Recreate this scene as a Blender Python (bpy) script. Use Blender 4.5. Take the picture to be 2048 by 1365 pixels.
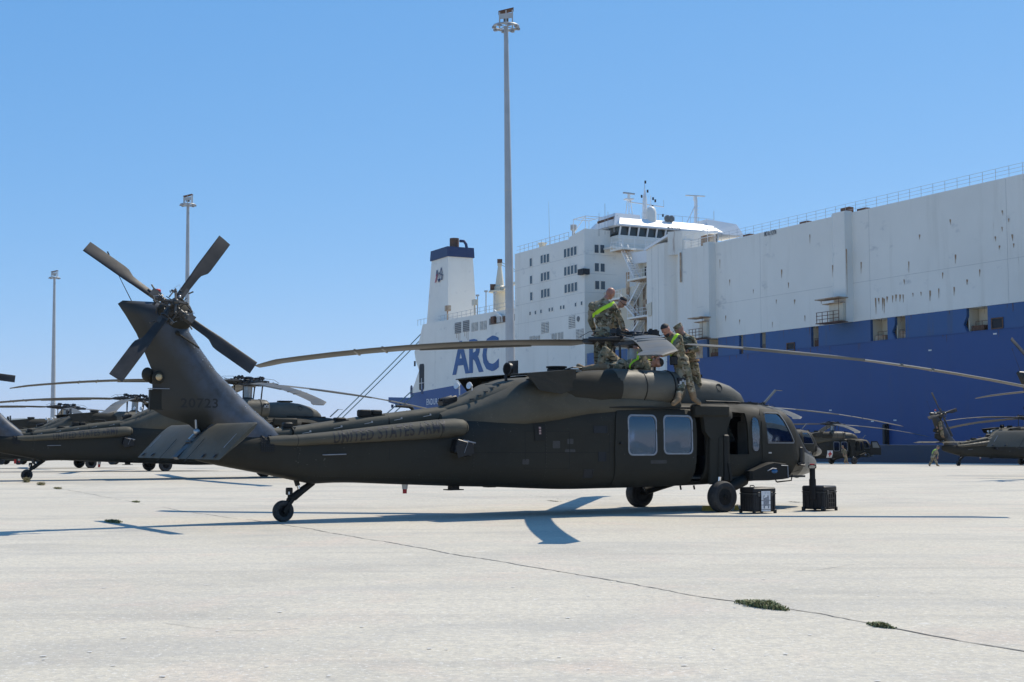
import bpy, bmesh, math, random
from mathutils import Vector, Matrix, noise
from mathutils.bvhtree import BVHTree
from mathutils.geometry import delaunay_2d_cdt
R = math.radians
random.seed(7)
for o in list(bpy.data.objects): bpy.data.objects.remove(o)
scn = bpy.context.scene
col = scn.collection

# ---------------- camera, world, sun ----------------
CF, CH, CP = 2730.0, 1.343, 0.07601          # focal length in px of a 2048 px wide frame, eye height, pitch
cam_d = bpy.data.cameras.new('camera'); cam = bpy.data.objects.new('camera', cam_d); col.objects.link(cam)
cam_d.sensor_width = 36.0; cam_d.lens = CF/2048*36; cam_d.clip_start = .1; cam_d.clip_end = 60000
cam.location = (0, 0, CH); cam.rotation_euler = (math.pi/2 + CP, 0, 0)
scn.camera = cam

SUN = Vector((.56, .485, 1.0)).normalized()
w = bpy.data.worlds.new('World'); scn.world = w; w.use_nodes = True
nt = w.node_tree; bg = nt.nodes['Background']
sky = nt.nodes.new('ShaderNodeTexSky'); sky.sky_type = 'NISHITA'; sky.sun_disc = False
sky.sun_elevation = math.asin(SUN.z); sky.sun_rotation = math.atan2(SUN.x, SUN.y)
sky.air_density = 0.6; sky.dust_density = 0.0; sky.ozone_density = 10; sky.altitude = 0
# the camera's rendering of the clear blue: one response curve per channel for the whole sky
sep = nt.nodes.new('ShaderNodeSeparateColor'); com = nt.nodes.new('ShaderNodeCombineColor'); nt.links.new(sky.outputs[0], sep.inputs[0])
SKS = 0.12
for i_, (k_, p_) in enumerate(((1.22, .86), (.89, .50), (1.0, .30))):
    a_ = nt.nodes.new('ShaderNodeMath'); a_.operation = 'MULTIPLY'; a_.inputs[1].default_value = .12; nt.links.new(sep.outputs[i_], a_.inputs[0])
    b_ = nt.nodes.new('ShaderNodeMath'); b_.operation = 'POWER'; b_.inputs[1].default_value = p_; nt.links.new(a_.outputs[0], b_.inputs[0])
    c_ = nt.nodes.new('ShaderNodeMath'); c_.operation = 'MULTIPLY'; c_.inputs[1].default_value = k_/SKS; nt.links.new(b_.outputs[0], c_.inputs[0])
    nt.links.new(c_.outputs[0], com.inputs[i_])
nt.links.new(com.outputs[0], bg.inputs[0]); bg.inputs[1].default_value = SKS
sd = bpy.data.lights.new('sun', 'SUN'); so = bpy.data.objects.new('sun', sd); col.objects.link(so)
sd.energy = 5.0; sd.angle = R(.53); sd.color = (1, .915, .78)
so.rotation_euler = SUN.to_track_quat('Z', 'Y').to_euler(); so.location = (30, 20, 80)
vs = scn.view_settings; vs.view_transform = 'Standard'; vs.look = 'None'; vs.exposure = 0.0; vs.gamma = 1
try: vs.use_curve_mapping = False
except Exception: pass

# ---------------- pixel helpers (photo pixels, 2048 x 1365) ----------------
_c, _s = math.cos(CP), math.sin(CP)
def ray(px, py):
    a = (px-1024)/CF; b = (682.5-py)/CF
    return Vector((a, _c-b*_s, _s+b*_c))
EYE = Vector((0, 0, CH))
def at(px, py, Y):
    d = ray(px, py); return EYE + d*(Y/d.y)
GP = [(-200, -.02), (0, 0), (30, 0), (40, .08), (47, .15), (53, .16), (65, .09), (79, .02), (91, -.08), (105, -.2), (119, -.32), (140, -.48), (200, -.8), (400, -1.0), (900, -1.0)]
def gz(Y):
    for (a, za), (b, zb) in zip(GP, GP[1:]):
        if Y <= b:
            t = max(0, (Y-a)/(b-a)); t = t*t*(3-2*t); return za+(zb-za)*t
    return GP[-1][1]
def gnd(px, py):
    d = ray(px, py); t = -CH/d.z
    for _ in range(6): t = (gz(d.y*t)-CH)/d.z
    return EYE + d*t
SU = Vector((-.452, .892, 0)).normalized(); SN = Vector((-SU.y, SU.x, 0)); S0 = Vector((48.75, 130, 0))   # ship: along, outboard, origin
if SN.dot(Vector((0, -1, 0))) < 0: SN = -SN
def SW(t, o, z): return S0 + SU*t + SN*o + Vector((0, 0, z))
def sp(px, py, o=0.0):            # pixel -> (t, z) on the ship's side plane moved outboard by o
    d = ray(px, py); q = S0 + SN*o
    k = (q-EYE).dot(SN)/d.dot(SN); P = EYE+d*k
    return (P-S0).dot(SU), P.z
def st(px, py, t):                # pixel -> (o, z) on the transverse plane at t
    d = ray(px, py); q = S0 + SU*t
    k = (q-EYE).dot(SU)/d.dot(SU); P = EYE+d*k
    return (P-S0).dot(SN), P.z

# ---------------- materials ----------------
def new_mat(name):
    m = bpy.data.materials.new(name); m.use_nodes = True
    return m, m.node_tree, m.node_tree.nodes['Principled BSDF']
def mix_rgb(nt, fac, a, b, mode='MIX'):
    n = nt.nodes.new('ShaderNodeMix'); n.data_type = 'RGBA'; n.blend_type = mode
    for i, v in ((0, fac), (6, a), (7, b)):
        if hasattr(v, 'is_output') or hasattr(v, 'links'): nt.links.new(v, n.inputs[i])
        else: n.inputs[i].default_value = (tuple(v)+(1,))[:4] if i else v
    return n.outputs[2]
def tex_noise(nt, scale, detail=4, rough=.55, vec=None, mapscale=None, coord='Object', dist=0):
    tc = nt.nodes.new('ShaderNodeTexCoord'); v = tc.outputs[coord]
    if mapscale:
        mp = nt.nodes.new('ShaderNodeMapping'); mp.inputs['Scale'].default_value = mapscale
        nt.links.new(v, mp.inputs[0]); v = mp.outputs[0]
    n = nt.nodes.new('ShaderNodeTexNoise'); n.inputs['Scale'].default_value = scale
    n.inputs['Detail'].default_value = detail; n.inputs['Roughness'].default_value = rough; n.inputs['Distortion'].default_value = dist
    nt.links.new(v, n.inputs['Vector']); return n.outputs['Fac']
def ramp(nt, fac, p0, p1):
    n = nt.nodes.new('ShaderNodeMapRange'); n.inputs[1].default_value = p0; n.inputs[2].default_value = p1
    n.clamp = True; nt.links.new(fac, n.inputs[0]); return n.outputs[0]
def mul(nt, a, b):
    n = nt.nodes.new('ShaderNodeMath'); n.operation = 'MULTIPLY'
    for i, v in enumerate((a, b)):
        if isinstance(v, (int, float)): n.inputs[i].default_value = v
        else: nt.links.new(v, n.inputs[i])
    return n.outputs[0]
def bump(nt, b, h, strength=.2, dist=.02):
    n = nt.nodes.new('ShaderNodeBump'); n.inputs['Strength'].default_value = strength; n.inputs['Distance'].default_value = dist
    nt.links.new(h, n.inputs['Height']); nt.links.new(n.outputs[0], b.inputs['Normal'])
M = {}
def simple(name, c, rough=.6, metal=0, var=.25, scale=6, bmp=0, spec=.5, c2=None):
    m, nt, b = new_mat(name)
    f = ramp(nt, tex_noise(nt, scale, 5), .3, .7)
    c2 = c2 or tuple(max(0, x*(1-var)) for x in c)
    nt.links.new(mix_rgb(nt, f, c, c2), b.inputs['Base Color'])
    b.inputs['Roughness'].default_value = rough; b.inputs['Metallic'].default_value = metal
    b.inputs['Specular IOR Level'].default_value = spec
    if bmp: bump(nt, b, tex_noise(nt, scale*6, 4), bmp, .01)
    M[name] = m; return m

# aircraft paint: dusty dark olive, chalky patches, rows of rivets left to the geometry
def aircraft(name, c, c2, rough=.5):
    m, nt, b = new_mat(name)
    big = ramp(nt, tex_noise(nt, .9, 5, .6), .38, .68)
    colr = mix_rgb(nt, big, c, c2)
    st_ = ramp(nt, tex_noise(nt, 2.2, 6, .7, mapscale=(1, 1, .22)), .56, .8)
    colr = mix_rgb(nt, mul(nt, st_, .35), colr, tuple(x*.55 for x in c))
    pz = ramp(nt, tex_noise(nt, 1.3, 1, .3, mapscale=(.9, 0, 1.7)), .47, .50)
    colr = mix_rgb(nt, mul(nt, pz, .22), colr, tuple(x*1.5 for x in c))
    sm_ = ramp(nt, tex_noise(nt, 5.5, 6, .75, mapscale=(.35, 1, 1)), .58, .70)
    colr = mix_rgb(nt, mul(nt, sm_, .30), colr, tuple(x*1.9 for x in c))
    sc = ramp(nt, tex_noise(nt, 30, 3, .6), .66, .71)
    colr = mix_rgb(nt, mul(nt, sc, .3), colr, tuple(min(1, x*3.0+.02) for x in c))
    nt.links.new(colr, b.inputs['Base Color']); b.inputs['Specular IOR Level'].default_value = .22
    rr = nt.nodes.new('ShaderNodeMapRange'); nt.links.new(big, rr.inputs[0]); rr.inputs[3].default_value = rough+.02; rr.inputs[4].default_value = rough+.22
    nt.links.new(rr.outputs[0], b.inputs['Roughness'])
    bump(nt, b, tex_noise(nt, 2.6, 3, .5, mapscale=(1, 1, 1.4)), .38, .03)
    M[name] = m
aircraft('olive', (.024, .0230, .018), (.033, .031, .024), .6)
aircraft('olive_dark', (.015, .015, .013), (.022, .021, .018), .5)
aircraft('fin_black', (.034, .038, .044), (.052, .054, .056), .42)
aircraft('blade_grey', (.075, .074, .068), (.12, .115, .10), .42)
aircraft('tail_blade', (.017, .018, .020), (.055, .055, .054), .42)
simple('letter_black', (.012, .012, .017), .55, scale=14, c2=(.026, .025, .026))
simple('radome_grey', (.19, .185, .165), .45, var=.15, scale=3)
simple('glare_black', (.015, .016, .02), .18, scale=3)
simple('frame_grey', (.28, .30, .33), .45, scale=20)
simple('rubber', (.022, .022, .023), .8, scale=14, c2=(.05, .048, .043), bmp=.15)
simple('rim', (.05, .05, .048), .5, scale=20)
simple('steel', (.42, .42, .42), .35, .85, scale=20)
simple('chrome', (.75, .75, .75), .15, 1, scale=8)
simple('dark_metal', (.035, .034, .032), .45, .25, scale=20, c2=(.07, .066, .06))
simple('black_plastic', (.008, .008, .009), .45, scale=12, c2=(.015, .015, .016), bmp=.08, spec=.35)
simple('interior', (.03, .031, .028), .8, scale=5)
simple('interior_light', (.16, .165, .15), .8, scale=5)
simple('red', (.55, .02, .02), .5, scale=10)
simple('red_cross', (.6, .015, .02), .6, scale=10)
simple('white_paint', (.78, .78, .76), .5, var=.08, scale=6)
simple('sticker', (.55, .56, .56), .5, scale=18, c2=(.75, .75, .75))
simple('sticker_print', (.12, .13, .15), .6, scale=40, c2=(.35, .36, .38))
simple('chock_yellow', (.66, .42, .07), .8, scale=14, c2=(.45, .26, .05), bmp=.3)
simple('lime', (.55, .85, .02), .55, var=.12, scale=12)
simple('copper_lens', (.55, .4, .22), .25, .3, scale=20)
simple('beacon_clear', (.7, .7, .68), .2, scale=10)
simple('blue_lens', (.02, .12, .3), .12, scale=10)
simple('mast_grey', (.42, .43, .43), .5, .1, var=.14, scale=1.3)
simple('rope', (.22, .29, .27), .9, scale=10)
simple('cord', (.6, .58, .52), .9, scale=10)
simple('skin', (.42, .22, .15), .5, var=.2, scale=25)
simple('skin_red', (.40, .18, .12), .45, var=.25, scale=25)
simple('hair', (.02, .015, .012), .7, scale=40)
simple('boot', (.27, .18, .10), .85, scale=20, bmp=.2)
simple('eye_dark', (.01, .01, .012), .15)
simple('lip', (.33, .12, .09), .5)
simple('car_dark', (.03, .032, .035), .3, scale=2)
simple('car_green', (.05, .058, .04), .5, scale=2)
def camo():
    m, nt, b = new_mat('camouflage')
    c = mix_rgb(nt, ramp(nt, tex_noise(nt, 4.5, 2, .5, dist=.6), .47, .53), (.34, .275, .18), (.19, .17, .105))
    c = mix_rgb(nt, ramp(nt, tex_noise(nt, 7.5, 2, .5, mapscale=(1, 1, 1.9), dist=.9), .57, .60), c, (.12, .072, .042))
    c = mix_rgb(nt, ramp(nt, tex_noise(nt, 9, 2, .5, mapscale=(.8, .8, 1.6), dist=.7), .60, .63), c, (.065, .062, .04))
    c = mix_rgb(nt, ramp(nt, tex_noise(nt, 12, 2, .5, mapscale=(1.3, 1, .8)), .64, .66), c, (.44, .38, .28))
    nt.links.new(c, b.inputs['Base Color']); b.inputs['Roughness'].default_value = .9
    b.inputs['Specular IOR Level'].default_value = .15
    bump(nt, b, tex_noise(nt, 9, 4, .6, mapscale=(1, 1, 1.6), dist=.5), .9, .05)
    M['camo'] = m
camo()
def glass():
    m, nt, b = new_mat('window_glass'); nt.nodes.remove(b)
    out = [n for n in nt.nodes if n.type == 'OUTPUT_MATERIAL'][0]
    tr = nt.nodes.new('ShaderNodeBsdfTransparent'); tr.inputs[0].default_value = (.42, .47, .52, 1)
    gl = nt.nodes.new('ShaderNodeBsdfGlossy'); gl.inputs['Roughness'].default_value = .03; gl.inputs[0].default_value = (.8, .9, 1, 1)
    fr = nt.nodes.new('ShaderNodeFresnel'); fr.inputs[0].default_value = 1.7
    ma = nt.nodes.new('ShaderNodeMath'); ma.operation = 'MULTIPLY_ADD'; ma.inputs[1].default_value = 1.1; ma.inputs[2].default_value = .06; ma.use_clamp = True
    nt.links.new(fr.outputs[0], ma.inputs[0])
    n = nt.nodes.new('ShaderNodeBump'); n.inputs['Strength'].default_value = .10; n.inputs['Distance'].default_value = .02
    nt.links.new(tex_noise(nt, 2.0, 2), n.inputs['Height']); nt.links.new(n.outputs[0], gl.inputs['Normal'])
    mx = nt.nodes.new('ShaderNodeMixShader'); nt.links.new(ma.outputs[0], mx.inputs[0]); nt.links.new(tr.outputs[0], mx.inputs[1]); nt.links.new(gl.outputs[0], mx.inputs[2])
    nt.links.new(mx.outputs[0], out.inputs[0]); M['glass'] = m
glass()
def ship_paint(name, c, rust=.5, dirt=.3, weld=True):
    m, nt, b = new_mat(name)
    f = ramp(nt, tex_noise(nt, .12, 5, .6), .35, .7)
    cc = mix_rgb(nt, mul(nt, f, .5), c, tuple(x*.82 for x in c))
    st_ = ramp(nt, tex_noise(nt, .55, 5, .65, mapscale=(1, 1, .10)), .55, .8)
    cc = mix_rgb(nt, mul(nt, st_, dirt), cc, (.42*c[0]+.06, .40*c[1]+.05, .36*c[2]+.02))
    a = ramp(nt, tex_noise(nt, 1.1, 3, .6, mapscale=(1, 1, .10)), .70, .76)
    a2 = ramp(nt, tex_noise(nt, .09, 3, .5), .50, .62)
    cc = mix_rgb(nt, mul(nt, mul(nt, a, a2), rust), cc, (.25, .12, .05))
    if name == 'ship_white':
        sm_ = ramp(nt, tex_noise(nt, .33, 5, .6, mapscale=(1, 1, 1.6)), .63, .72)
        cc = mix_rgb(nt, mul(nt, sm_, .45), cc, (.34, .35, .35))
    nt.links.new(cc, b.inputs['Base Color']); b.inputs['Roughness'].default_value = .5
    bump(nt, b, tex_noise(nt, .6, 3), .25, .05)
    M[name] = m
ship_paint('ship_white', (.78, .745, .66), .7, .3)
ship_paint('ship_cream', (.64, .58, .45), 1.0, .7)
ship_paint('ship_blue', (.012, .064, .215), .12, .2)
ship_paint('bulwark_blue', (.024, .090, .235), .8, .8)
ship_paint('ship_navy', (.012, .03, .10), .1, .2)
ship_paint('ship_boot', (.05, .055, .085), .3, .4)
simple('ship_letter', (.02, .095, .27), .5, scale=.5)
simple('ship_print', (.10, .10, .11), .6)
simple('rust', (.26, .12, .05), .85, scale=1.3, c2=(.50, .43, .32), bmp=.3)
simple('rust_stain', (.26, .14, .07), .85, scale=3, c2=(.40, .28, .17))
simple('rust_dark', (.085, .045, .03), .85, scale=2.5, c2=(.18, .09, .05), bmp=.3)
simple('dark_opening', (.012, .014, .018), .7)
simple('grille', (.16, .165, .16), .6, scale=3)
simple('seam_grey', (.50, .49, .46), .6, scale=1)
simple('ship_glass', (.03, .045, .06), .12, scale=.5, c2=(.06, .075, .085))
simple('bridge_glass', (.045, .05, .05), .15, scale=.6, c2=(.02, .03, .03))
simple('flag_red', (.45, .12, .16), .6)

# ---------------- mesh builder ----------------
class MB:
    def __init__(s): s.v = []; s.f = []; s.mi = []; s.cur = 0
    def add(s, vs, fs):
        b = len(s.v); s.v += [Vector(v) for v in vs]
        for f in fs: s.f.append([b+i for i in f]); s.mi.append(s.cur)
    def box(s, c, size, rot=None, taper=1.0):
        x, y, z = size[0]/2, size[1]/2, size[2]/2; c = Vector(c); P = []
        for dz in (-1, 1):
            k = taper if dz > 0 else 1
            for dx, dy in ((-1, -1), (1, -1), (1, 1), (-1, 1)):
                v = Vector((dx*x*k, dy*y*k, dz*z))
                if rot: v = rot @ v
                P.append(c+v)
        s.add(P, [(0, 3, 2, 1), (4, 5, 6, 7), (0, 1, 5, 4), (1, 2, 6, 5), (2, 3, 7, 6), (3, 0, 4, 7)])
    def bbox(s, a, b):
        s.box([(a[i]+b[i])/2 for i in range(3)], [abs(b[i]-a[i]) for i in range(3)])
    def rbox(s, c, size, r, rot=None, seg=2):     # box with rounded vertical edges and chamfered top/bottom
        c = Vector(c); X, Y, Z = size[0]/2, size[1]/2, size[2]/2; rings = []
        for zz, ins in ((-Z, r*.7), (-Z+r*.7, 0), (Z-r*.7, 0), (Z, r*.7)):
            ring = []
            for cx, cy, a0 in ((X-r, Y-r, 0), (-X+r, Y-r, 90), (-X+r, -Y+r, 180), (X-r, -Y+r, 270)):
                for k in range(seg+1):
                    a = R(a0+90*k/seg); rr = max(r-ins, .0005)
                    v = Vector((cx+rr*math.cos(a), cy+rr*math.sin(a), zz))
                    if rot: v = rot @ v
                    ring.append(c+v)
            rings.append(ring)
        s.loft(rings)
    def loft(s, rings, cap=True, closed=True):
        n = len(rings[0]); P = [v for r in rings for v in r]; F = []
        m = n if closed else n-1
        for i in range(len(rings)-1):
            for j in range(m):
                k = (j+1) % n; F.append((i*n+j, i*n+k, (i+1)*n+k, (i+1)*n+j))
        if cap: F.append(tuple(range(n-1, -1, -1))); F.append(tuple(range((len(rings)-1)*n, len(rings)*n)))
        s.add(P, F)
    def tube(s, pts, r, n=8, cap=True):
        pts = [Vector(p) for p in pts]; rings = []
        up = None
        for i, p in enumerate(pts):
            d = (pts[min(i+1, len(pts)-1)]-pts[max(i-1, 0)])
            if d.length < 1e-9: d = Vector((0, 0, 1))
            d.normalize()
            if up is None: up = d.orthogonal().normalized()
            else:
                up = up-d*up.dot(d)
                up = up.normalized() if up.length > 1e-6 else d.orthogonal().normalized()
            q = d.cross(up); rr = r[i] if isinstance(r, (list, tuple)) else r
            rings.append([p+(up*math.cos(2*math.pi*k/n)+q*math.sin(2*math.pi*k/n))*rr for k in range(n)])
        s.loft(rings, cap)
    def cyl(s, a, b, r0, r1=None, n=12): s.tube([a, b], [r0, r0 if r1 is None else r1], n)
    def bar(s, a, b, wd, h):
        a, b = Vector(a), Vector(b); d = (b-a); L = d.length
        if L < 1e-6: return
        q = d.to_track_quat('X', 'Z').to_matrix(); s.box((a+b)/2, (L, wd, h), q)
    def ell(s, c, ax, n=12, m=8):     # ellipsoid; ax = radii or three axis vectors
        c = Vector(c)
        if not isinstance(ax[0], Vector): ax = [Vector((ax[0], 0, 0)), Vector((0, ax[1], 0)), Vector((0, 0, ax[2]))]
        rings = []
        for i in range(m+1):
            t = math.pi*(i+.02)/(m+.04); rings.append([c+ax[0]*math.sin(t)*math.cos(2*math.pi*k/n)+ax[1]*math.sin(t)*math.sin(2*math.pi*k/n)+ax[2]*math.cos(t) for k in range(n)])
        s.loft(rings)
    def prism(s, pts, vec):           # planar outline extruded by vec
        pts = [Vector(p) for p in pts]; vec = Vector(vec); n = len(pts)
        s.add(pts+[p+vec for p in pts], [tuple(range(n-1, -1, -1)), tuple(range(n, 2*n))]+[(i, (i+1) % n, n+(i+1) % n, n+i) for i in range(n)])
    def lathe(s, prof, c, axis, n=24):   # prof: (along, radius)
        c = Vector(c); d = Vector(axis).normalized(); u = d.orthogonal().normalized(); q = d.cross(u)
        s.loft([[c+d*a+(u*math.cos(2*math.pi*k/n)+q*math.sin(2*math.pi*k/n))*max(r_, .0005) for k in range(n)] for a, r_ in prof])
    def build(s, name, mats, parent=None, smooth=True, ang=35, xf=None):
        me = bpy.data.meshes.new(name)
        me.from_pydata([tuple(v) for v in s.v], [], s.f)
        if not isinstance(mats, (list, tuple)): mats = [mats]
        for m_ in mats: me.materials.append(M[m_] if isinstance(m_, str) else m_)
        if len(mats) > 1: me.polygons.foreach_set('material_index', s.mi)
        bm = bmesh.new(); bm.from_mesh(me); bmesh.ops.recalc_face_normals(bm, faces=bm.faces)
        bm.to_mesh(me); bm.free()
        if smooth:
            me.polygons.foreach_set('use_smooth', [True]*len(me.polygons)); me.set_sharp_from_angle(angle=R(ang))
        me.update()
        o = bpy.data.objects.new(name, me); col.objects.link(o)
        if parent: o.parent = parent
        if xf is not None: o.matrix_local = xf
        return o
def empty(name, loc, rz=0):
    o = bpy.data.objects.new(name, None); col.objects.link(o); o.location = loc; o.rotation_euler = (0, 0, rz)
    o.empty_display_size = .3; return o
def tag(o, label=None, cat=None, group=None, kind=None):
    for k, v in (('label', label), ('category', cat), ('group', group), ('kind', kind)):
        if v: o[k] = v
    return o
def copy_tree(o, parent=None):
    c = o.copy(); col.objects.link(c)
    if parent: c.parent = parent
    for ch in list(o.children): copy_tree(ch, c)
    return c
def tess(outline, holes=(), step=.12):   # 2D polygon with holes -> points, faces, filled with grid points
    xs = [p[0] for p in outline]; ys = [p[1] for p in outline]
    def inside(p, poly):
        x, y = p; c = False; n = len(poly)
        for i in range(n):
            (x1, y1), (x2, y2) = poly[i], poly[(i+1) % n]
            if (y1 > y) != (y2 > y) and x < (x2-x1)*(y-y1)/(y2-y1)+x1: c = not c
        return c
    pts = []; edges = []
    def loop(poly):
        q = []
        for i in range(len(poly)):
            a, b = Vector(poly[i]), Vector(poly[(i+1) % len(poly)]); n = max(1, int((b-a).length/step))
            for k in range(n): q.append(a+(b-a)*k/n)
        b0 = len(pts); pts.extend(q)
        edges.extend([(b0+i, b0+(i+1) % len(q)) for i in range(len(q))])
    loop(outline)
    for h in holes: loop(h)
    nx = int((max(xs)-min(xs))/step); ny = int((max(ys)-min(ys))/step)
    for i in range(1, nx+1):
        for j in range(1, ny+1):
            p = (min(xs)+i*step+.003*j, min(ys)+j*step+.002*i)
            if inside(p, outline) and not any(inside(p, h) for h in holes): pts.append(Vector(p))
    v, e, f, *_ = delaunay_2d_cdt(pts, edges, [], 0, 1e-6)
    F = []
    for t in f:
        c = sum((v[i] for i in t), Vector((0, 0)))/len(t)
        if inside(c, outline) and not any(inside(c, h) for h in holes): F.append(tuple(t))
    return v, F
def rrect(x0, z0, x1, z1, r, n=4):
    P = []
    for cx, cz, a0 in ((x1-r, z1-r, 0), (x0+r, z1-r, 90), (x0+r, z0+r, 180), (x1-r, z0+r, 270)):
        for k in range(n+1): a = R(a0+90*k/n); P.append((cx+r*math.cos(a), cz+r*math.sin(a)))
    return P
def shell_patch(mb, pts, F, proj, off0, off1):
    """two skins (at off0 and off1 along the surface normal) joined round the rim"""
    P = []
    Q = [proj(p) for p in pts]
    for off in (off0, off1): P += [q+n*off for q, n in Q]
    n = len(pts); fs = [tuple(f) for f in F]
    faces = [tuple(reversed(f)) for f in fs]+[tuple(i+n for i in f) for f in fs]
    cnt = {}
    for f in fs:
        for i in range(len(f)):
            e = (f[i], f[(i+1) % len(f)]); cnt[e] = 1
    for (a, b) in list(cnt):
        if (b, a) not in cnt: faces.append((a, b, b+n, a+n))
    mb.add(P, faces)
def text_mesh(s, size=1.0, offset=0.0, depth=0.0, spacing=1.0):
    cu = bpy.data.curves.new('txt', 'FONT'); cu.body = s; cu.size = size; cu.offset = offset; cu.extrude = depth
    cu.space_character = spacing; cu.resolution_u = 3
    o = bpy.data.objects.new('txt', cu); col.objects.link(o)
    dg = bpy.context.evaluated_depsgraph_get(); dg.update()
    me = bpy.data.meshes.new_from_object(o.evaluated_get(dg))
    v = [p.co.copy() for p in me.vertices]; f = [tuple(p.vertices) for p in me.polygons]
    bpy.data.objects.remove(o); bpy.data.curves.remove(cu); bpy.data.meshes.remove(me)
    x0 = min(p.x for p in v); x1 = max(p.x for p in v); y0 = min(p.y for p in v); y1 = max(p.y for p in v)
    return [Vector(((p.x-x0)/(x1-x0), (p.y-y0)/(y1-y0), p.z)) for p in v], f     # normalised to 0..1
def subdiv(v, f, cuts=2):
    me = bpy.data.meshes.new('t'); me.from_pydata([tuple(p) for p in v], [], f)
    bm = bmesh.new(); bm.from_mesh(me); bmesh.ops.triangulate(bm, faces=bm.faces)
    bmesh.ops.remove_doubles(bm, verts=bm.verts, dist=1e-5)
    bmesh.ops.subdivide_edges(bm, edges=bm.edges, cuts=cuts, use_grid_fill=True)
    v2 = [x.co.copy() for x in bm.verts]; bm.verts.index_update(); f2 = [tuple(q.index for q in x.verts) for x in bm.faces]
    bm.free(); bpy.data.meshes.remove(me); return v2, f2
# ---------------- helicopter ----------------
ST = [  # x, z bottom, z top, half width, squareness
 (4.83, .90, .98, .05, 2), (4.80, .82, 1.05, .19, 2), (4.72, .755, 1.12, .34, 2.1), (4.56, .695, 1.20, .48, 2.2), (4.36, .66, 1.29, .60, 2.4), (4.14, .635, 1.40, .70, 2.6),
 (3.98, .62, 1.60, .76, 2.7), (3.80, .61, 1.86, .82, 2.8), (3.62, .60, 2.06, .88, 3), (3.44, .59, 2.16, .93, 3.1), (3.1, .58, 2.21, .98, 3.3), (2.6, .565, 2.24, 1.06, 3.8),
 (2.0, .545, 2.22, 1.14, 4.4), (1.4, .53, 2.2, 1.18, 5), (.7, .51, 2.2, 1.18, 5), (0, .5, 2.2, 1.18, 5), (-.6, .49, 2.2, 1.18, 5), (-1.2, .49, 2.2, 1.18, 5), (-2.1, .48, 2.18, 1.16, 4.6),
 (-2.8, .51, 2.12, 1.07, 4), (-3.5, .545, 2.02, .93, 3.6), (-4.2, .565, 1.9, .77, 3.2), (-4.8, .59, 1.76, .64, 3), (-5.8, .635, 1.66, .53, 3), (-6.6, .675, 1.58, .46, 3),
 (-6.95, .665, 1.56, .43, 3), (-7.2, .655, 1.54, .41, 3), (-7.42, .70, 1.54, .39, 3), (-8.2, .86, 1.52, .32, 3), (-8.9, .99, 1.5, .22, 3), (-9.25, 1.07, 1.44, .12, 3), (-9.42, 1.15, 1.38, .04, 2)]
def interp(tab, x, k):
    for a, b in zip(tab, tab[1:]):
        if (a[0]-x)*(b[0]-x) <= 0:
            t = (x-a[0])/(b[0]-a[0]); return a[k]+(b[k]-a[k])*t
    return tab[-1][k]
def sring(x, zb, zt, w_, n, N=48, yc=0.0):
    zc, h = (zb+zt)/2, (zt-zb)/2; P = []
    for k in range(N):
        a = 2*math.pi*(k+.5)/N; c, s_ = math.cos(a), math.sin(a)
        P.append(Vector((x, yc+w_*math.copysign(abs(c)**(2/n), c), zc+h*math.copysign(abs(s_)**(2/n), s_))))
    return P
xs = sorted(set([round(4.83-i*.14, 3) for i in range(0, 102)]+[s_[0] for s_ in ST]), reverse=True)
xs = [x for x in xs if -9.42 <= x <= 4.83]
def smooth_interp(x, k):
    if x > 3.4 or x < -6.7: return interp(ST, x, k)
    return sum(interp(ST, max(-9.42, min(4.83, x+d)), k) for d in (-.25, -.12, 0, .12, .25))/5
hull = MB(); hull.loft([sring(x, *(smooth_interp(x, k) for k in (1, 2, 3, 4))) for x in xs])
hull_bvh = BVHTree.FromPolygons([tuple(v) for v in hull.v], hull.f)
def side_proj(sy):                      # (x, z) -> point and outward normal on the hull side
    def f(p):
        h = hull_bvh.ray_cast(Vector((p[0], sy*4, p[1])), Vector((0, -sy, 0)))
        if h[0] is None: return Vector((p[0], sy*.2, p[1])), Vector((0, sy, 0))
        n = h[1]
        if n.y*sy < 0: n = -n
        return h[0], n
    return f
def dir_proj(fn, d):
    d = Vector(d).normalized()
    def f(p):
        q = fn(p); h = hull_bvh.ray_cast(q-d*3, d)
        n = h[1] if h[0] is not None else -d
        if n.dot(d) > 0: n = -n
        return (h[0] if h[0] is not None else q), n
    return f
W_AFT = rrect(-1.08, 1.15, -.40, 1.91, .10); W_MID = rrect(-.21, 1.17, .50, 1.91, .10)
W_OBL = rrect(2.17, 1.20, 2.39, 1.93, .105, 5)
W_COCK = [(2.64, 1.40), (3.47, 1.40), (3.49, 1.43), (3.15, 1.98), (3.10, 2.01), (2.63, 2.01), (2.60, 1.98)]
W_GUN = [(1.45, 1.15), (2.07, 1.15), (2.02, 2.0), (1.66, 2.02), (1.62, 1.9), (1.45, 1.82)]
GAP = [(.55, .62), (.83, .62), (.88, 1.0), (.90, 1.5), (.86, 2.0), (.55, 2.0)]
def scale_poly(P, k):
    cx = sum(p[0] for p in P)/len(P); cy = sum(p[1] for p in P)/len(P); L = []
    for p in P:
        v = Vector((p[0]-cx, p[1]-cy)); L.append((p[0]+v.normalized().x*k, p[1]+v.normalized().y*k))
    return L
def bevel_strip(mb, proj, P, wid, off0, off1):   # closed rim following an outline on the hull
    inner = scale_poly(P, -wid*.5); outer = scale_poly(P, wid*.5); n = len(P); R4 = []
    for A, off in ((inner, off0), (inner, off1), (outer, off1), (outer, off0)): R4.append([q+m*off for q, m in (proj(p) for p in A)])
    vs_ = [v for r in R4 for v in r]; F = []
    for i in range(4):
        for j in range(n): F.append((i*n+j, i*n+(j+1) % n, ((i+1) % 4)*n+(j+1) % n, ((i+1) % 4)*n+j))
    mb.add(vs_, F)
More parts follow.
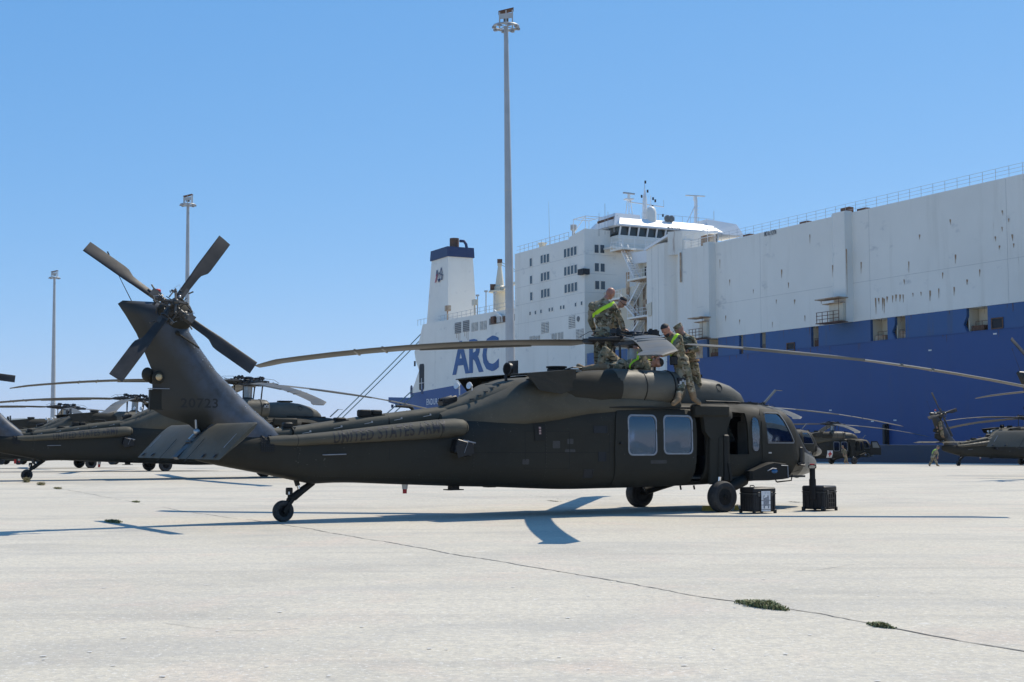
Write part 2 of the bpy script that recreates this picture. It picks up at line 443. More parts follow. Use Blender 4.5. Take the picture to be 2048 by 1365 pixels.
def line_on(mb, proj, pts, wid=.012, off=.002, hgt=.003):
    for a, b in zip(pts, pts[1:]):
        a, b = Vector(a), Vector(b); n = max(1, int((b-a).length/.15)); t = (b-a).normalized(); s_ = Vector((-t.y, t.x))*wid/2
        prev = None
        for k in range(n+1):
            p = a+(b-a)*k/n; q0, m0 = proj(p+s_); q1, m1 = proj(p-s_); cur = (q0+m0*off, q1+m1*off, q1+m1*(off+hgt), q0+m0*(off+hgt))
            if prev: mb.loft([list(prev), list(cur)], cap=True)
            prev = cur

def make_fuselage(root):
    # shell with real openings: inner and outer skins, cut by prisms
    mb = MB(); mb.v = list(hull.v); mb.f = list(hull.f); mb.mi = [0]*len(mb.f)
    o = mb.build('fuselage', ['olive', 'nose_paint', 'olive', 'interior'], root)
    so_ = o.modifiers.new('s', 'SOLIDIFY'); so_.thickness = .045; so_.offset = -1; so_.material_offset = 3
    cut = MB()
    for sy in (-1, 1):
        for P in (W_AFT, W_MID, W_OBL, W_COCK, W_GUN, GAP):
            pts = [(p[0], sy*.62, p[1]) for p in P]
            cut.prism(pts, (0, sy*.9, 0))
    for sy in (-1, 1):                    # windshield openings
        a, b = Vector((3.66, 0, 1.93)), Vector((4.10, 0, 1.46)); d = Vector((.74, 0, .67))*.22
        y0, y1 = sy*.05, sy*.62
        lo = [a-d*1.0, b-d*1.0, b+d, a+d]
        cut.prism([(p.x, y0, p.z) for p in lo], (0, y1-y0, 0))
    co = cut.build('cutter', 'olive')
    bo = o.modifiers.new('b', 'BOOLEAN'); bo.operation = 'DIFFERENCE'; bo.object = co; bo.solver = 'EXACT'
    dg = bpy.context.evaluated_depsgraph_get(); dg.update()
    me = bpy.data.meshes.new_from_object(o.evaluated_get(dg))
    o.modifiers.clear(); old = o.data; o.data = me; bpy.data.meshes.remove(old); bpy.data.objects.remove(co)
    me.name = 'fuselage'
    for p in me.polygons:
        c = p.center
        if p.material_index == 0 and c.x > 3.6: p.material_index = 1
    me.polygons.foreach_set('use_smooth', [True]*len(me.polygons)); me.set_sharp_from_angle(angle=R(40))
    return o

def airfoil(c, t, n=9):     # outline of a section, x from 0 (nose) to c
    up = []; 
    for i in range(n+1):
        x = (1-math.cos(math.pi*i/n))/2; y = 5*t*(.2969*math.sqrt(x)-.126*x-.3516*x*x+.2843*x**3-.1036*x**4)
        up.append((x*c, y*c))
    return up+[(x, -y) for x, y in reversed(up[1:-1])]
def blade_mesh():
    mb = MB(); rings = []
    for r_ in [1.02, 1.08, 1.35, 1.8, 2.5, 3.2, 4, 4.8, 5.6, 6.4, 7.1, 7.62, 7.7, 7.95, 8.12, 8.18]:
        c = .53 if r_ > 1.3 else .34+.19*(r_-1.02)/.33
        if r_ > 7.7: c = .53-.16*((r_-7.7)/.48)**1.5
        sw = 0 if r_ < 7.65 else (r_-7.65)*math.tan(R(28))
        th = .10 if r_ < 8.1 else .05
        dz = -.72*(r_/8.18)**2.1; tw = R(9-6*(r_/8.18))
        ring = []
        for x, y in airfoil(c, th):
            yy = .13-sw-x; zz = y
            ring.append(Vector((r_, yy*math.cos(tw)-zz*math.sin(tw), yy*math.sin(tw)+zz*math.cos(tw)+dz)))
        rings.append(ring)
    mb.loft(rings); return mb
def strip_on_blade(r0, r1, y0, y1, above=True):
    mb = MB(); P = []
    for sgn in (0, 1):
        for r_, y_ in ((r0, y0), (r1, y0), (r1, y1), (r0, y1)):
            dz = -.72*(r_/8.18)**2.1; tw = R(9-6*(r_/8.18)); z = (-.0285+sgn*.057)
            P.append(Vector((r_, y_*math.cos(tw)-z*math.sin(tw), y_*math.sin(tw)+z*math.cos(tw)+dz)))
    return P
def tail_blade_mesh():
    mb = MB(); rings = []
    for r_, c, x0, th in [(.30, .13, -.065, .35), (.36, .135, -.07, .3), (.72, .15, -.075, .22), (.80, .165, -.08, .18), (.92, .235, -.085, .14), (1.0, .245, -.085, .12), (1.45, .245, -.085, .11), (1.62, .245, -.085, .10), (1.675, .243, -.085, .06)]:
        rings.append([Vector((r_, -(x+x0), y)) for x, y in airfoil(c, th)])
    mb.loft(rings); return mb

def wheel(root, c, rad, wid, name='main_wheel', ax=(0, 1, 0)):
    c = Vector(c); h = wid/2
    e = empty(name, c); e.parent = root
    mb = MB(); mb.lathe([(-h*.72, rad*.52), (-h*.9, rad*.62), (-h, rad*.78), (-h*.92, rad*.9), (-h*.6, rad*.975), (-h*.3, rad), (h*.3, rad), (h*.6, rad*.975), (h*.92, rad*.9), (h, rad*.78), (h*.9, rad*.62), (h*.72, rad*.52), (h*.4, rad*.5), (-h*.4, rad*.5), (-h*.72, rad*.52)], (0, 0, 0), ax, 36)
    for k in (-.3, 0, .3): mb.lathe([(k*h-.004, rad*.99), (k*h-.004, rad*1.006), (k*h+.004, rad*1.006), (k*h+.004, rad*.99)], (0, 0, 0), ax, 36)
    mb.build('tyre', 'rubber', e)
    r = MB(); r.lathe([(-h*.55, .01), (-h*.55, rad*.2), (-h*.35, rad*.28), (-h*.35, rad*.44), (-h*.68, rad*.53), (h*.68, rad*.53), (h*.35, rad*.44), (h*.35, rad*.28), (h*.55, rad*.2), (h*.6, rad*.1), (h*.6, .01)], (0, 0, 0), ax, 28)
    for k in range(8):
        a = 2*math.pi*k/8
        for s_ in (-1, 1): r.ell((rad*.36*math.cos(a), s_*h*.37, rad*.36*math.sin(a)), (.012, .012, .012), 6, 4)
    r.build('rim', 'rim', e)
    return e

def make_helicopter(main_angles, extra=None, tail_angles=(143, 53, -37, 233), stab_deg=43):
    root = empty('military_helicopter', (0, 0, 0))
    P_ = lambda name, mb, mat, par=root, **k: mb.build(name, mat, par, **k)
    sp_ = side_proj(-1)
    fus = make_fuselage(root)
    # interior: floor, bulkhead, ceiling, seats
    mb = MB(); mb.bbox((-2.0, -1.05, .66), (3.7, 1.05, .70)); mb.bbox((-2.05, -1.0, .68), (-2.0, 1.0, 2.08)); mb.bbox((2.42, -1.0, .7), (2.46, -.15, 1.1)); mb.bbox((2.42, .15, .7), (2.46, 1.0, 1.1))
    mb.bbox((3.35, -.75, 1.0), (3.7, .75, 1.36)); mb.bbox((3.05, -.16, .7), (3.5, .16, 1.25))
    P_('cabin_interior', mb, 'interior', smooth=False)
    for y in (-.55, .55):
        mb = MB(); mb.rbox((2.75, y, 1.08), (.5, .48, .12), .04); mb.rbox((2.5, y, 1.45), (.12, .46, .8), .04); mb.rbox((2.5, y, 1.92), (.1, .26, .18), .03)
        for s_ in (-1, 1): mb.bar((2.45, y+s_*.2, .7), (2.52, y+s_*.2, 1.3), .04, .04)
        P_('pilot_seat', mb, 'interior_light')
    for y in (-.62, .62):
        mb = MB(); mb.rbox((1.72, y, 1.02), (.42, .46, .08), .03); mb.rbox((1.5, y, 1.4), (.07, .44, .72), .03)
        mb.bar((1.5, y-.18, 1.75), (1.5, y-.18, 2.1), .03, .03); mb.bar((1.5, y+.18, 1.75), (1.5, y+.18, 2.1), .03, .03)
        P_('crew_seat', mb, 'interior')
        mb = MB(); mb.bar((1.56, y-.09, 1.75), (1.75, y-.05, 1.07), .05, .012); mb.bar((1.56, y+.09, 1.75), (1.75, y+.05, 1.07), .05, .012); P_('seat_harness', mb, 'red', smooth=False)
    # sliding cabin doors with two windows each, cockpit doors, panes
    for sy in (-1, 1):
        pr = side_proj(sy)
        out = [(-1.38, .60), (-1.2, .565), (-.4, .56), (.42, .57), (.55, .62), (.60, 1.0), (.62, 1.5), (.60, 1.85), (.55, 2.0), (.4, 2.03), (-1.1, 2.03), (-1.30, 2.0), (-1.37, 1.8), (-1.40, 1.3)]
        v, F = tess(out, (W_AFT, W_MID), .16); mb = MB(); shell_patch(mb, v, F, pr, .004, .034)
        d = P_('cabin_door', mb, 'olive', ang=50)
        for Wn in (W_AFT, W_MID):
            mb = MB(); bevel_strip(mb, pr, Wn, .034, .012, .042); wf = mb.build('window_frame', 'frame_grey', d)
            v, F = tess(scale_poly(Wn, .01), (), .15); mb = MB(); shell_patch(mb, v, F, pr, .014, .022); mb.build('window_pane', 'glass', d)
        mb = MB(); mb.bbox((-1.30, sy*1.21, 1.36), (-1.22, sy*1.25, 1.39)); mb.build('door_handle', 'black_plastic', d)
        out = [(2.52, .72), (3.2, .72), (3.62, .78), (3.66, 1.1), (3.55, 1.38), (3.2, 2.05), (3.1, 2.08), (2.56, 2.08), (2.48, 2.0), (2.46, 1.4), (2.48, .8)]
        v, F = tess(out, (W_COCK,), .16); mb = MB(); shell_patch(mb, v, F, pr, .001, .012)
        d = P_('cockpit_door', mb, 'olive', ang=50)
        mb = MB(); bevel_strip(mb, pr, W_COCK, .035, .008, .022); mb.build('window_frame', 'dark_metal', d)
        mb = MB(); line_on(mb, pr, [(2.64, 1.385), (3.48, 1.385), (3.50, 1.42), (3.16, 1.985)], .014, .018, .006); mb.build('window_trim', 'frame_grey', d)
        v, F = tess(scale_poly(W_COCK, .01), (), .14); mb = MB(); shell_patch(mb, v, F, pr, .0, .006); mb.build('window_pane', 'glass', d)
        mb = MB(); mb.bar((2.66, sy*1.055, 1.18), (2.74, sy*1.055, 1.18), .02, .03); mb.build('door_handle', 'steel', d)
        v, F = tess(scale_poly(W_OBL, .01), (), .12); mb = MB(); shell_patch(mb, v, F, pr, -.01, .004); P_('window_pane', mb, 'glass')
        mb = MB(); bevel_strip(mb, pr, W_OBL, .03, 0, .010); P_('window_frame', mb, 'olive_dark')
        # windshield
        pts = [(sy*.05, 0), (sy*.62, 0), (sy*.62, 1), (sy*.05, 1)]
        fn = lambda p: Vector((3.66+.44*p[1], p[0], 1.93-.47*p[1]))
        v, F = tess([(sy*.04, -.05), (sy*.64, -.05), (sy*.64, 1.05), (sy*.04, 1.05)] if sy > 0 else [(-.64, -.05), (-.04, -.05), (-.04, 1.05), (-.64, 1.05)], (), .15)
        mb = MB(); shell_patch(mb, v, F, dir_proj(fn, (-.74, 0, -.67)), .0, .008); P_('windshield', mb, 'glass')
        mb = MB(); mb.bar((3.98, sy*.08, 1.60), (3.80, sy*.42, 1.86), .02, .015); P_('wiper', mb, 'black_plastic')
    # panel seams, rivet lines, steps and recesses on the starboard side (raised strips)
    for L in ([(-1.5, .55), (-1.52, 2.05)], [(-2.9, .6), (-2.9, 1.95)], [(-4.3, .6), (-4.3, 1.75)], [(-4.5, 1.2), (-1.5, 1.2)], [(-5.9, .7), (-5.9, 1.3)], [(.95, .6), (.95, 2.05)],
              [(1.42, 1.12), (2.1, 1.12)], [(2.43, .62), (2.40, 1.4), (2.46, 2.08)], [(4.13, .8), (4.12, 1.1)], [(-7.6, .8), (-7.6, 1.45)], [(-3.3, .9), (-2.4, .9), (-2.4, 1.6), (-3.3, 1.6), (-3.3, .9)], [(-8.5, .95), (-7.6, .8)], [(2.7, .75), (3.6, .75), (3.9, .8)]):
        mb = MB(); line_on(mb, sp_, L, .014, .0, .003); P_('panel_seam', mb, 'olive_dark', smooth=False)
    mb = MB()
    for x0, x1, z0, z1, n in ((-1.45, 2.0, 2.07, 2.09, 60), (-4.3, -1.6, .64, .62, 40), (-7.3, -4.5, .8, .72, 50), (-4.3, -4.3, .7, 1.7, 16), (-2.9, -2.9, .7, 1.9, 20), (2.5, 3.4, 2.10, 2.10, 16)):
        for k in range(n):
            q, m_ = sp_((x0+(x1-x0)*k/n+.02, z0+(z1-z0)*k/n)); mb.box(q, (.009, .009, .009))
    tag(P_('rivets', mb, 'dark_metal', smooth=False), kind='stuff')
    for x, z, sx, sz in ((-1.72, 1.64, .30, .13), (-1.68, 1.12, .17, .17), (-1.98, .80, .20, .15)):      # kick-in steps
        mb = MB(); pts = [(x-sx/2, z-sz/2), (x+sx/2, z-sz/2), (x+sx/2, z+sz/2), (x-sx/2, z+sz/2)]
        v, F = tess(pts, (), .1); shell_patch(mb, v, F, sp_, .001, .006); bevel_strip(mb, sp_, pts, .02, 0, .012); P_('boarding_step', mb, 'dark_opening')
    mb = MB(); pts = [(-3.12, 1.42), (-2.9, 1.42), (-2.9, 1.72), (-3.12, 1.72)]; v, F = tess(pts, (), .1); shell_patch(mb, v, F, sp_, .004, .02); P_('access_panel', mb, 'olive_dark')
    mb = MB()
    for z in (1.56, 1.61, 1.66): pts = [(-3.03, z-.018), (-2.99, z-.018), (-2.99, z+.018), (-3.03, z+.018)]; v, F = tess(pts, (), .1); shell_patch(mb, v, F, sp_, .021, .023)
    P_('placard', mb, 'placard_print')
    # worn stencils on the cabin side
    for (x0, z0, x1, z1) in ((-2.75, 1.28, -2.60, 1.42), (-2.45, 1.36, -2.32, 1.46), (-2.5, 1.20, -2.28, 1.26), (-3.35, .98, -3.22, 1.08), (-.55, .98, -.15, 1.05)):
        mb = MB(); v, F = tess(rrect(x0, z0, x1, z1, .02), (), .1); shell_patch(mb, v, F, sp_, .0365 if x0 > -1.4 else .001, .038 if x0 > -1.4 else .002); P_('worn_stencil', mb, 'worn')
    # pillar markings beside the door
    for z0, z1 in ((1.12, 1.38), (.66, .90)):
        mb = MB(); v, F = tess([(1.06, z0), (1.14, z0), (1.14, z1), (1.06, z1)], (), .1); shell_patch(mb, v, F, sp_, .055, .06); P_('white_marker', mb, 'white_paint')
    mb = MB(); mb.rbox((1.10, -1.2, 1.3), (.36, .10, 1.5), .04); P_('door_pillar', mb, 'olive')
    mb = MB(); mb.rbox((.98, -1.19, 2.03), (.92, .2, .26), .06); mb.prism([(.75, -1.26, 1.92), (1.48, -1.26, 1.92), (1.40, -1.26, 1.72), (1.28, -1.26, 1.50), (.95, -1.26, 1.45), (.8, -1.26, 1.6)], (0, .12, 0)); P_('door_header', mb, 'olive')
    mb = MB(); mb.rbox((1.33, -1.24, 1.08), (.16, .12, .95), .04); mb.bar((1.36, -1.27, .98), (1.42, -1.27, .62), .1, .06); P_('gunner_armour', mb, 'olive_dark')
    # roof edge rail
    for sy in (-1, 1):
        mb = MB(); mb.tube([(-1.5, sy*1.15, 2.07), (.7, sy*1.17, 2.08)], .02, 6); P_('door_rail', mb, 'olive_dark')
    # forward engine cowl and rotor pylon
    CW = [(2.83, 2.26, .06), (2.78, 2.36, .2), (2.6, 2.50, .34), (2.3, 2.63, .45), (1.9, 2.73, .52), (1.5, 2.77, .56), (1.0, 2.77, .58), (.5, 2.74, .58), (.2, 2.7, .56)]
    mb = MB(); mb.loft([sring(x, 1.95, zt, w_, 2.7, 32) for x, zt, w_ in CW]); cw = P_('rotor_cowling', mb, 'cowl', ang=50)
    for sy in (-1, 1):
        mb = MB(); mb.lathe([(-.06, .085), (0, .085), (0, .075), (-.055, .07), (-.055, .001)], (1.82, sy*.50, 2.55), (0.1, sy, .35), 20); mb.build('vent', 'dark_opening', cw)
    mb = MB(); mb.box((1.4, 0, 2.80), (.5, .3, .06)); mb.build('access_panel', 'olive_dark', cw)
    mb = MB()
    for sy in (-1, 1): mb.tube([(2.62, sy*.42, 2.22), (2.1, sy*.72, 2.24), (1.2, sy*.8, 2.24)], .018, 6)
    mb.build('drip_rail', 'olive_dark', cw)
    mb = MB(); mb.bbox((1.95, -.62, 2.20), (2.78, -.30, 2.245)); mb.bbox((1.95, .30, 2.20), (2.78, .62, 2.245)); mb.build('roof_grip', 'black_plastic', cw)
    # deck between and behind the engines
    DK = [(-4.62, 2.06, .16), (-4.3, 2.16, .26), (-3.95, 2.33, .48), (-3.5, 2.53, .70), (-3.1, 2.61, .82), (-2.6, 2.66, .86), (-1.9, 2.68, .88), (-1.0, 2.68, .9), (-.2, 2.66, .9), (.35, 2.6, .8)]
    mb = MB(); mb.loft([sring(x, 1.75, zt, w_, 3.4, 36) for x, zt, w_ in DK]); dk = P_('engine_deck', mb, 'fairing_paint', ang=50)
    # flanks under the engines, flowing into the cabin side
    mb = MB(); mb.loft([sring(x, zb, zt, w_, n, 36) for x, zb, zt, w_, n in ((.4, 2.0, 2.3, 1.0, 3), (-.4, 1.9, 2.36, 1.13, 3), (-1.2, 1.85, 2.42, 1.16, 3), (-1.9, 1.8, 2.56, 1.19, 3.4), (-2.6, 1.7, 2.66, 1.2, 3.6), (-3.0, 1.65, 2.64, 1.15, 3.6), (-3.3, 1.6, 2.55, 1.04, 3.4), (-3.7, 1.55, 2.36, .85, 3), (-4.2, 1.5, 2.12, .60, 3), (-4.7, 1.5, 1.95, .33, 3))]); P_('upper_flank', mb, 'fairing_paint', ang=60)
    for k in range(5):
        mb = MB(); mb.box((-3.55-.14*k, -.2+.0*k, 2.5-.075*k), (.02, .55, .02)); mb.build('deck_slot', 'dark_metal', dk)
    # engines
    for sy in (-1, 1):
        e = empty('engine', (0, 0, 0)); e.parent = root
        NA = [(.30, -.0, 0, .18, 2), (.40, 0, 0, .24, 2), (.41, 0, 0, .28, 2), (.37, 0, 0, .315, 2), (.26, 0, 0, .335, 2), (.12, 0, 0, .34, 2), (-.5, 0, 0, .345, 2), (-1.3, 0, -.01, .35, 2.1)]
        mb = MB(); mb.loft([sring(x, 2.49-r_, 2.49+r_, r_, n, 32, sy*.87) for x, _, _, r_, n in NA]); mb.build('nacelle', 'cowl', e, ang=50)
        mb = MB(); mb.lathe([(0, .349), (.0, .356), (.022, .356), (.022, .349)], (.08, sy*.87, 2.49), (1, 0, 0), 32); mb.lathe([(0, .352), (.0, .358), (.014, .358), (.014, .352)], (-.62, sy*.87, 2.485), (1, 0, 0), 32); mb.build('cowl_band', 'olive_dark', e)
        mb = MB(); mb.lathe([(0, .001), (0, .2), (.02, .2), (.02, .001)], (.385, sy*.87, 2.5), (1, 0, 0), 24); mb.build('intake', 'dark_opening', e)
        mb = MB(); mb.bbox((.16, sy*1.17, 2.54), (.345, sy*1.215, 2.68)); mb.build('intake_recess', 'dark_opening', e)
        mb = MB()
        for a in ((.20, 2.58, .05, .07), (.26, 2.62, .04, .05), (.31, 2.59, .03, .08)): mb.box((a[0], sy*1.22, a[1]), (a[2], .03, a[3]))
        mb.bar((.15, sy*1.218, 2.545), (.35, sy*1.218, 2.545), .01, .02); mb.build('intake_fitting', 'steel', e)
        EX = [(-1.2, .88, 2.47, .345, .345, 2.1), (-1.7, .90, 2.45, .345, .34, 2.6), (-2.3, .90, 2.44, .32, .30, 3.2), (-2.8, .88, 2.46, .27, .22, 4), (-3.1, .84, 2.46, .22, .14, 4)]
        rings = [sring(x, zc-h_, zc+h_, wy, n, 32, sy*yc) for x, yc, zc, wy, h_, n in EX]
        mb = MB(); mb.loft(rings); ex = mb.build('exhaust_duct', 'olive', e, ang=50)
        mb = MB(); mb.prism([(-3.52, sy*.80, 2.675), (-3.52, sy*1.30, 2.665), (-2.3, sy*1.20, 2.775), (-1.9, sy*.9, 2.80), (-2.3, sy*.62, 2.785)], (0, 0, -.02)); mb.prism([(-3.48, sy*1.30, 2.66), (-3.2, sy*1.31, 2.36), (-2.7, sy*1.3, 2.30), (-2.3, sy*1.2, 2.4), (-2.3, sy*1.2, 2.76)], (0, -sy*.02, 0)); mb.build('exhaust_lip', 'olive', ex)
    mb = MB(); mb.tube([(-2.28, -.78, 2.79), (-2.2, -.95, 2.83), (-2.0, -.95, 2.83), (-1.92, -.8, 2.80)], .012, 6); mb.bbox((-2.3, -.9, 2.785), (-1.9, -.75, 2.80)); mb.build('grab_handle', 'black_plastic', root)
    mb = MB(); mb.lathe([(0, .16), (.02, .19), (.17, .19), (.19, .16), (.19, .001)], (-1.95, 0, 2.68), (0, 0, 1), 20); mb.lathe([(0, .21), (.03, .21), (.03, .001)], (-1.95, 0, 2.87), (0, 0, 1), 20); P_('infrared_jammer', mb, 'olive_dark')
    # oil cooler hump and intake ring aft
    mb = MB(); mb.lathe([(-.03, .10), (.03, .10), (.03, .125), (-.03, .125), (-.03, .10)], (-3.25, -.28, 2.80), (1, .15, 0), 20); mb.cyl((-3.3, -.28, 2.55), (-3.3, -.28, 2.7), .03, n=8); mb.box((-3.12, -.25, 2.83), (.03, .32, .26)); P_('warning_sensor', mb, 'black_plastic')
    # rotor drive cover along the boom and its boxes
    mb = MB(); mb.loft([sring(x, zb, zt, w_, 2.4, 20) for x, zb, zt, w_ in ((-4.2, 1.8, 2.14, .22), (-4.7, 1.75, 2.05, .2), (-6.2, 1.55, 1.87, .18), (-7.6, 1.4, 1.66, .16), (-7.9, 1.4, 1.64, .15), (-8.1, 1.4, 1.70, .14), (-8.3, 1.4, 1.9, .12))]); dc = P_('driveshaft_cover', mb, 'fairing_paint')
    for x, s1, h_, wy in ((-7.66, .17, .10, .16), (-6.66, .2, .055, .2), (-6.17, .22, .13, .2), (-5.94, .2, .10, .2)):
        zt = interp([(-4.2, 2.14), (-4.7, 2.05), (-6.2, 1.87), (-7.6, 1.66)], x, 1)
        mb = MB(); mb.rbox((x, -.02, zt+h_/2-.02), (s1, wy, h_), .03); mb.bar((x-s1*.7, -.12, zt-.03), (x+s1*.7, -.12, zt-.01), .02, .015); mb.build('antenna_box', 'olive_dark', dc)
    for k in range(5):
        x = -4.9-.6*k; zt = interp([(-4.2, 2.14), (-4.7, 2.05), (-6.2, 1.87), (-7.6, 1.66)], x, 1); mb = MB(); mb.box((x, -.2, zt-.12), (.03, .02, .03)); mb.bar((x-.15, -.205, zt-.16), (x+.02, -.2, zt-.13), .01, .01); mb.build('latch', 'steel', dc)
    for x in (-4.72, -5.75, -7.62):
        zt = interp([(-4.2, 2.14), (-4.7, 2.05), (-6.2, 1.87), (-7.6, 1.66)], x, 1); mb = MB(); rg = sring(x, 1.5, zt+.004, .2, 2.4, 20); rg2 = [v+Vector((.02, 0, 0)) for v in rg]; mb.loft([rg, rg2]); mb.build('cover_seam', 'olive_dark', dc)
    mb = MB()
    for k in range(2): mb.rbox((-4.44+.03*k, .05-.12*k, 2.20), (.30, .09, .10), .03, Matrix.Rotation(R(-14), 3, 'Y'))
    mb.bar((-4.58, .0, 2.12), (-4.28, 0, 2.2), .2, .08); P_('antenna_rack', mb, 'black_plastic')
    mb = MB(); mb.tube([(-5.10, .05, 1.93), (-5.16, .05, 2.03), (-5.22, .05, 2.05), (-5.48, .05, 2.06)], [.04, .035, .025, .02], 8); P_('hook_antenna', mb, 'olive_dark')
    for dx, dy in ((-4.02, .26), (-3.82, .12)):
        mb = MB(); mb.lathe([(0, .001), (0, .04), (.06, .07), (.07, .065), (.05, .001)], (dx-.02, dy, 2.47), (-1, -.3, .2), 16); mb.cyl((dx, dy, 2.3), (dx, dy, 2.45), .012, n=6); P_('warning_receiver', mb, 'white_paint')
    # side fairings of the tail boom
    for sy in (-1, 1):
        FR = [(-4.34, 1.66, .62, .02), (-4.37, 1.66, .62, .10), (-4.45, 1.66, .62, .155), (-4.6, 1.655, .61, .175), (-5.0, 1.63, .58, .175), (-6.0, 1.55, .48, .145), (-6.9, 1.475, .40, .115), (-7.6, 1.42, .34, .10), (-8.1, 1.40, .25, .09)]
        rings = []
        for x, zc, yc, r_ in FR: rings.append([Vector((x, sy*(yc-.02)+r_*1.15*math.cos(2*math.pi*k/24), zc+r_*math.sin(2*math.pi*k/24))) for k in range(24)])
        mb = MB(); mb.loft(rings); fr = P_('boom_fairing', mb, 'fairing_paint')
        for x in (-4.43, -4.95, -6.8, -7.62):
            z = interp([f_[:2] for f_ in FR], x, 1); y = interp([(f_[0], f_[2]) for f_ in FR], x, 1); r_ = interp([(f_[0], f_[3]) for f_ in FR], x, 1)+.002
            mb = MB(); mb.loft([[Vector((x+d, sy*(y-.02)+r_*1.15*math.cos(2*math.pi*k/24), z+r_*math.sin(2*math.pi*k/24))) for k in range(24)] for d in (0, .012)]); mb.build('seam_band', 'olive_dark', fr)
        if sy < 0:
            bv = BVHTree.FromPolygons([tuple(v) for v in (fr.data.vertices[i].co for i in range(len(fr.data.vertices)))], [tuple(p.vertices) for p in fr.data.polygons])
            v, F = text_mesh('UNITED STATES ARMY', offset=.014, spacing=1.12); v, F = subdiv(v, F, 4)
            x0, x1 = -6.98, -4.86
            def zl(u, k): return 1.365+.205*u+(.205+.03*u)*k
            mb = MB(); Q = []
            for p in v:
                x = x0+(x1-x0)*p.x; z = zl(p.x, p.y)
                h1 = bv.ray_cast(Vector((x, -3, z)), Vector((0, 1, 0))); h2 = hull_bvh.ray_cast(Vector((x, -3, z)), Vector((0, 1, 0)))
                ys = [h[0].y for h in (h1, h2) if h[0] is not None]; Q.append(Vector((x, min(ys)-.007 if ys else -.6, z)))
            mb.add(Q, F); P_('army_lettering', mb, 'letter_black', smooth=False)
            mb = MB()
            for k in range(70):
                x = -7.5+3.0*k/70; z = interp([f_[:2] for f_ in FR], x, 1)-.02; h1 = bv.ray_cast(Vector((x, -3, z)), Vector((0, 1, 0)))
                if h1[0]: mb.box(h1[0], (.009, .008, .009))
            tag(mb.build('rivets', 'dark_metal', fr, smooth=False), kind='stuff')
    # tail pylon (swept fin) lofted over height
    FN = [(1.0, -7.7, -8.9, .2), (1.2, -7.62, -9.05, .22), (1.5, -7.74, -9.2, .22), (1.7, -7.98, -9.45, .22), (1.82, -8.12, -9.85, .22), (1.95, -8.28, -10.09, .21), (2.27, -8.62, -10.07, .20), (2.6, -8.97, -10.09, .19), (2.9, -9.2, -10.22, .185), (3.2, -9.42, -10.36, .18), (3.5, -9.6, -10.55, .17), (3.68, -9.66, -10.68, .13), (3.74, -9.75, -10.6, .04)]
    mb = MB()
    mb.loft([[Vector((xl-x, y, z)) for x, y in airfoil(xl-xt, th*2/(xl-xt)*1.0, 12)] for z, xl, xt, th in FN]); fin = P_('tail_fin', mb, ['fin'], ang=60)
    mb = MB(); mb.box((-9.97, 0, 2.10), (.30, .09, .34)); fb_ = mb.build('fin_root_box', 'olive', fin); mb = MB(); mb.box((-9.97, -.02, 2.285), (.34, .12, .012)); mb.build('fin_root_strip', 'frame_grey', fin)
    for sy in (-1, 1):
        mb = MB(); mb.lathe([(0, .10), (.03, .105), (.05, .085), (.07, .085), (.07, .06)], (-10.02, sy*.12, 2.47), (0, sy, 0), 20); lt = mb.build('formation_light', 'olive', fin)
        mb = MB(); mb.lathe([(0, .058), (.02, .04), (.025, .001)], (-10.02, sy*.192, 2.47), (0, sy, 0), 16); mb.build('lens', 'copper_lens', lt)
    mb = MB(); mb.ell((-10.16, 0, 2.52), (.1, .09, .12)); mb.build('tail_light_housing', 'olive', fin)
    v, F = text_mesh('20723', offset=.012, spacing=1.1); v, F = subdiv(v, F, 1)
    fbv = BVHTree.FromPolygons([tuple(x.co) for x in fin.data.vertices], [tuple(p.vertices) for p in fin.data.polygons])
    mb = MB(); Q = []
    for p in v:
        x, z = -9.62+.62*p.x, 1.97+.16*p.y; h = fbv.ray_cast(Vector((x, -2, z)), Vector((0, 1, 0))); Q.append(Vector((x, (h[0].y if h[0] else -.2)-.004, z)))
    mb.add(Q, F); mb.build('tail_number', 'faded_number', fin, smooth=False)
    mb = MB()
    for (x0, z0, x1, z1, n) in ((-9.45, 3.05, -8.25, 1.85, 46), (-9.1, 2.85, -8.4, 2.0, 20), (-9.6, 3.3, -9.3, 3.1, 8), (-8.3, 1.9, -8.05, 1.75, 10)):
        for k in range(n):
            u = random.random(); x = x0+(x1-x0)*u+random.gauss(0, .03); z = z0+(z1-z0)*u+random.gauss(0, .03); h = fbv.ray_cast(Vector((x, -2, z)), Vector((0, 1, 0)))
            if h[0]: mb.box(h[0], (random.uniform(.006, .02), .004, random.uniform(.006, .016)))
    tag(mb.build('paint_chips', 'sticker', fin, smooth=False), kind='stuff')
    mb = MB()
    for (x0, z0, x1, z1, n) in ((-7.66, 1.0, -7.55, 1.45, 12), (-7.5, 1.0, -7.0, 1.3, 6), (-4.2, 1.5, -3.4, 1.9, 8), (-2.0, .8, 0.9, 1.9, 12), (-6.8, .75, -4.6, 1.3, 6), (1.2, .7, 3.4, 1.1, 14)):
        for k in range(n): q, n_ = sp_((random.uniform(x0, x1), random.uniform(z0, z1))); mb.box(q+n_*(.035 if -1.35 < q.x < .6 else .002), (random.uniform(.006, .022), .005, random.uniform(.005, .014)))
    tag(P_('paint_chips', mb, 'cowl', smooth=False), kind='stuff')
    # gearbox housing, tail cone, antenna, beacon
    mb = MB(); mb.ell((-9.70, -.02, 3.52), (.30, .24, .30), 16, 10); mb.cyl((-9.9, -.1, 3.58), (-9.93, -.42, 3.66), .16, .09, 16); P_('tail_gearbox', mb, 'olive')
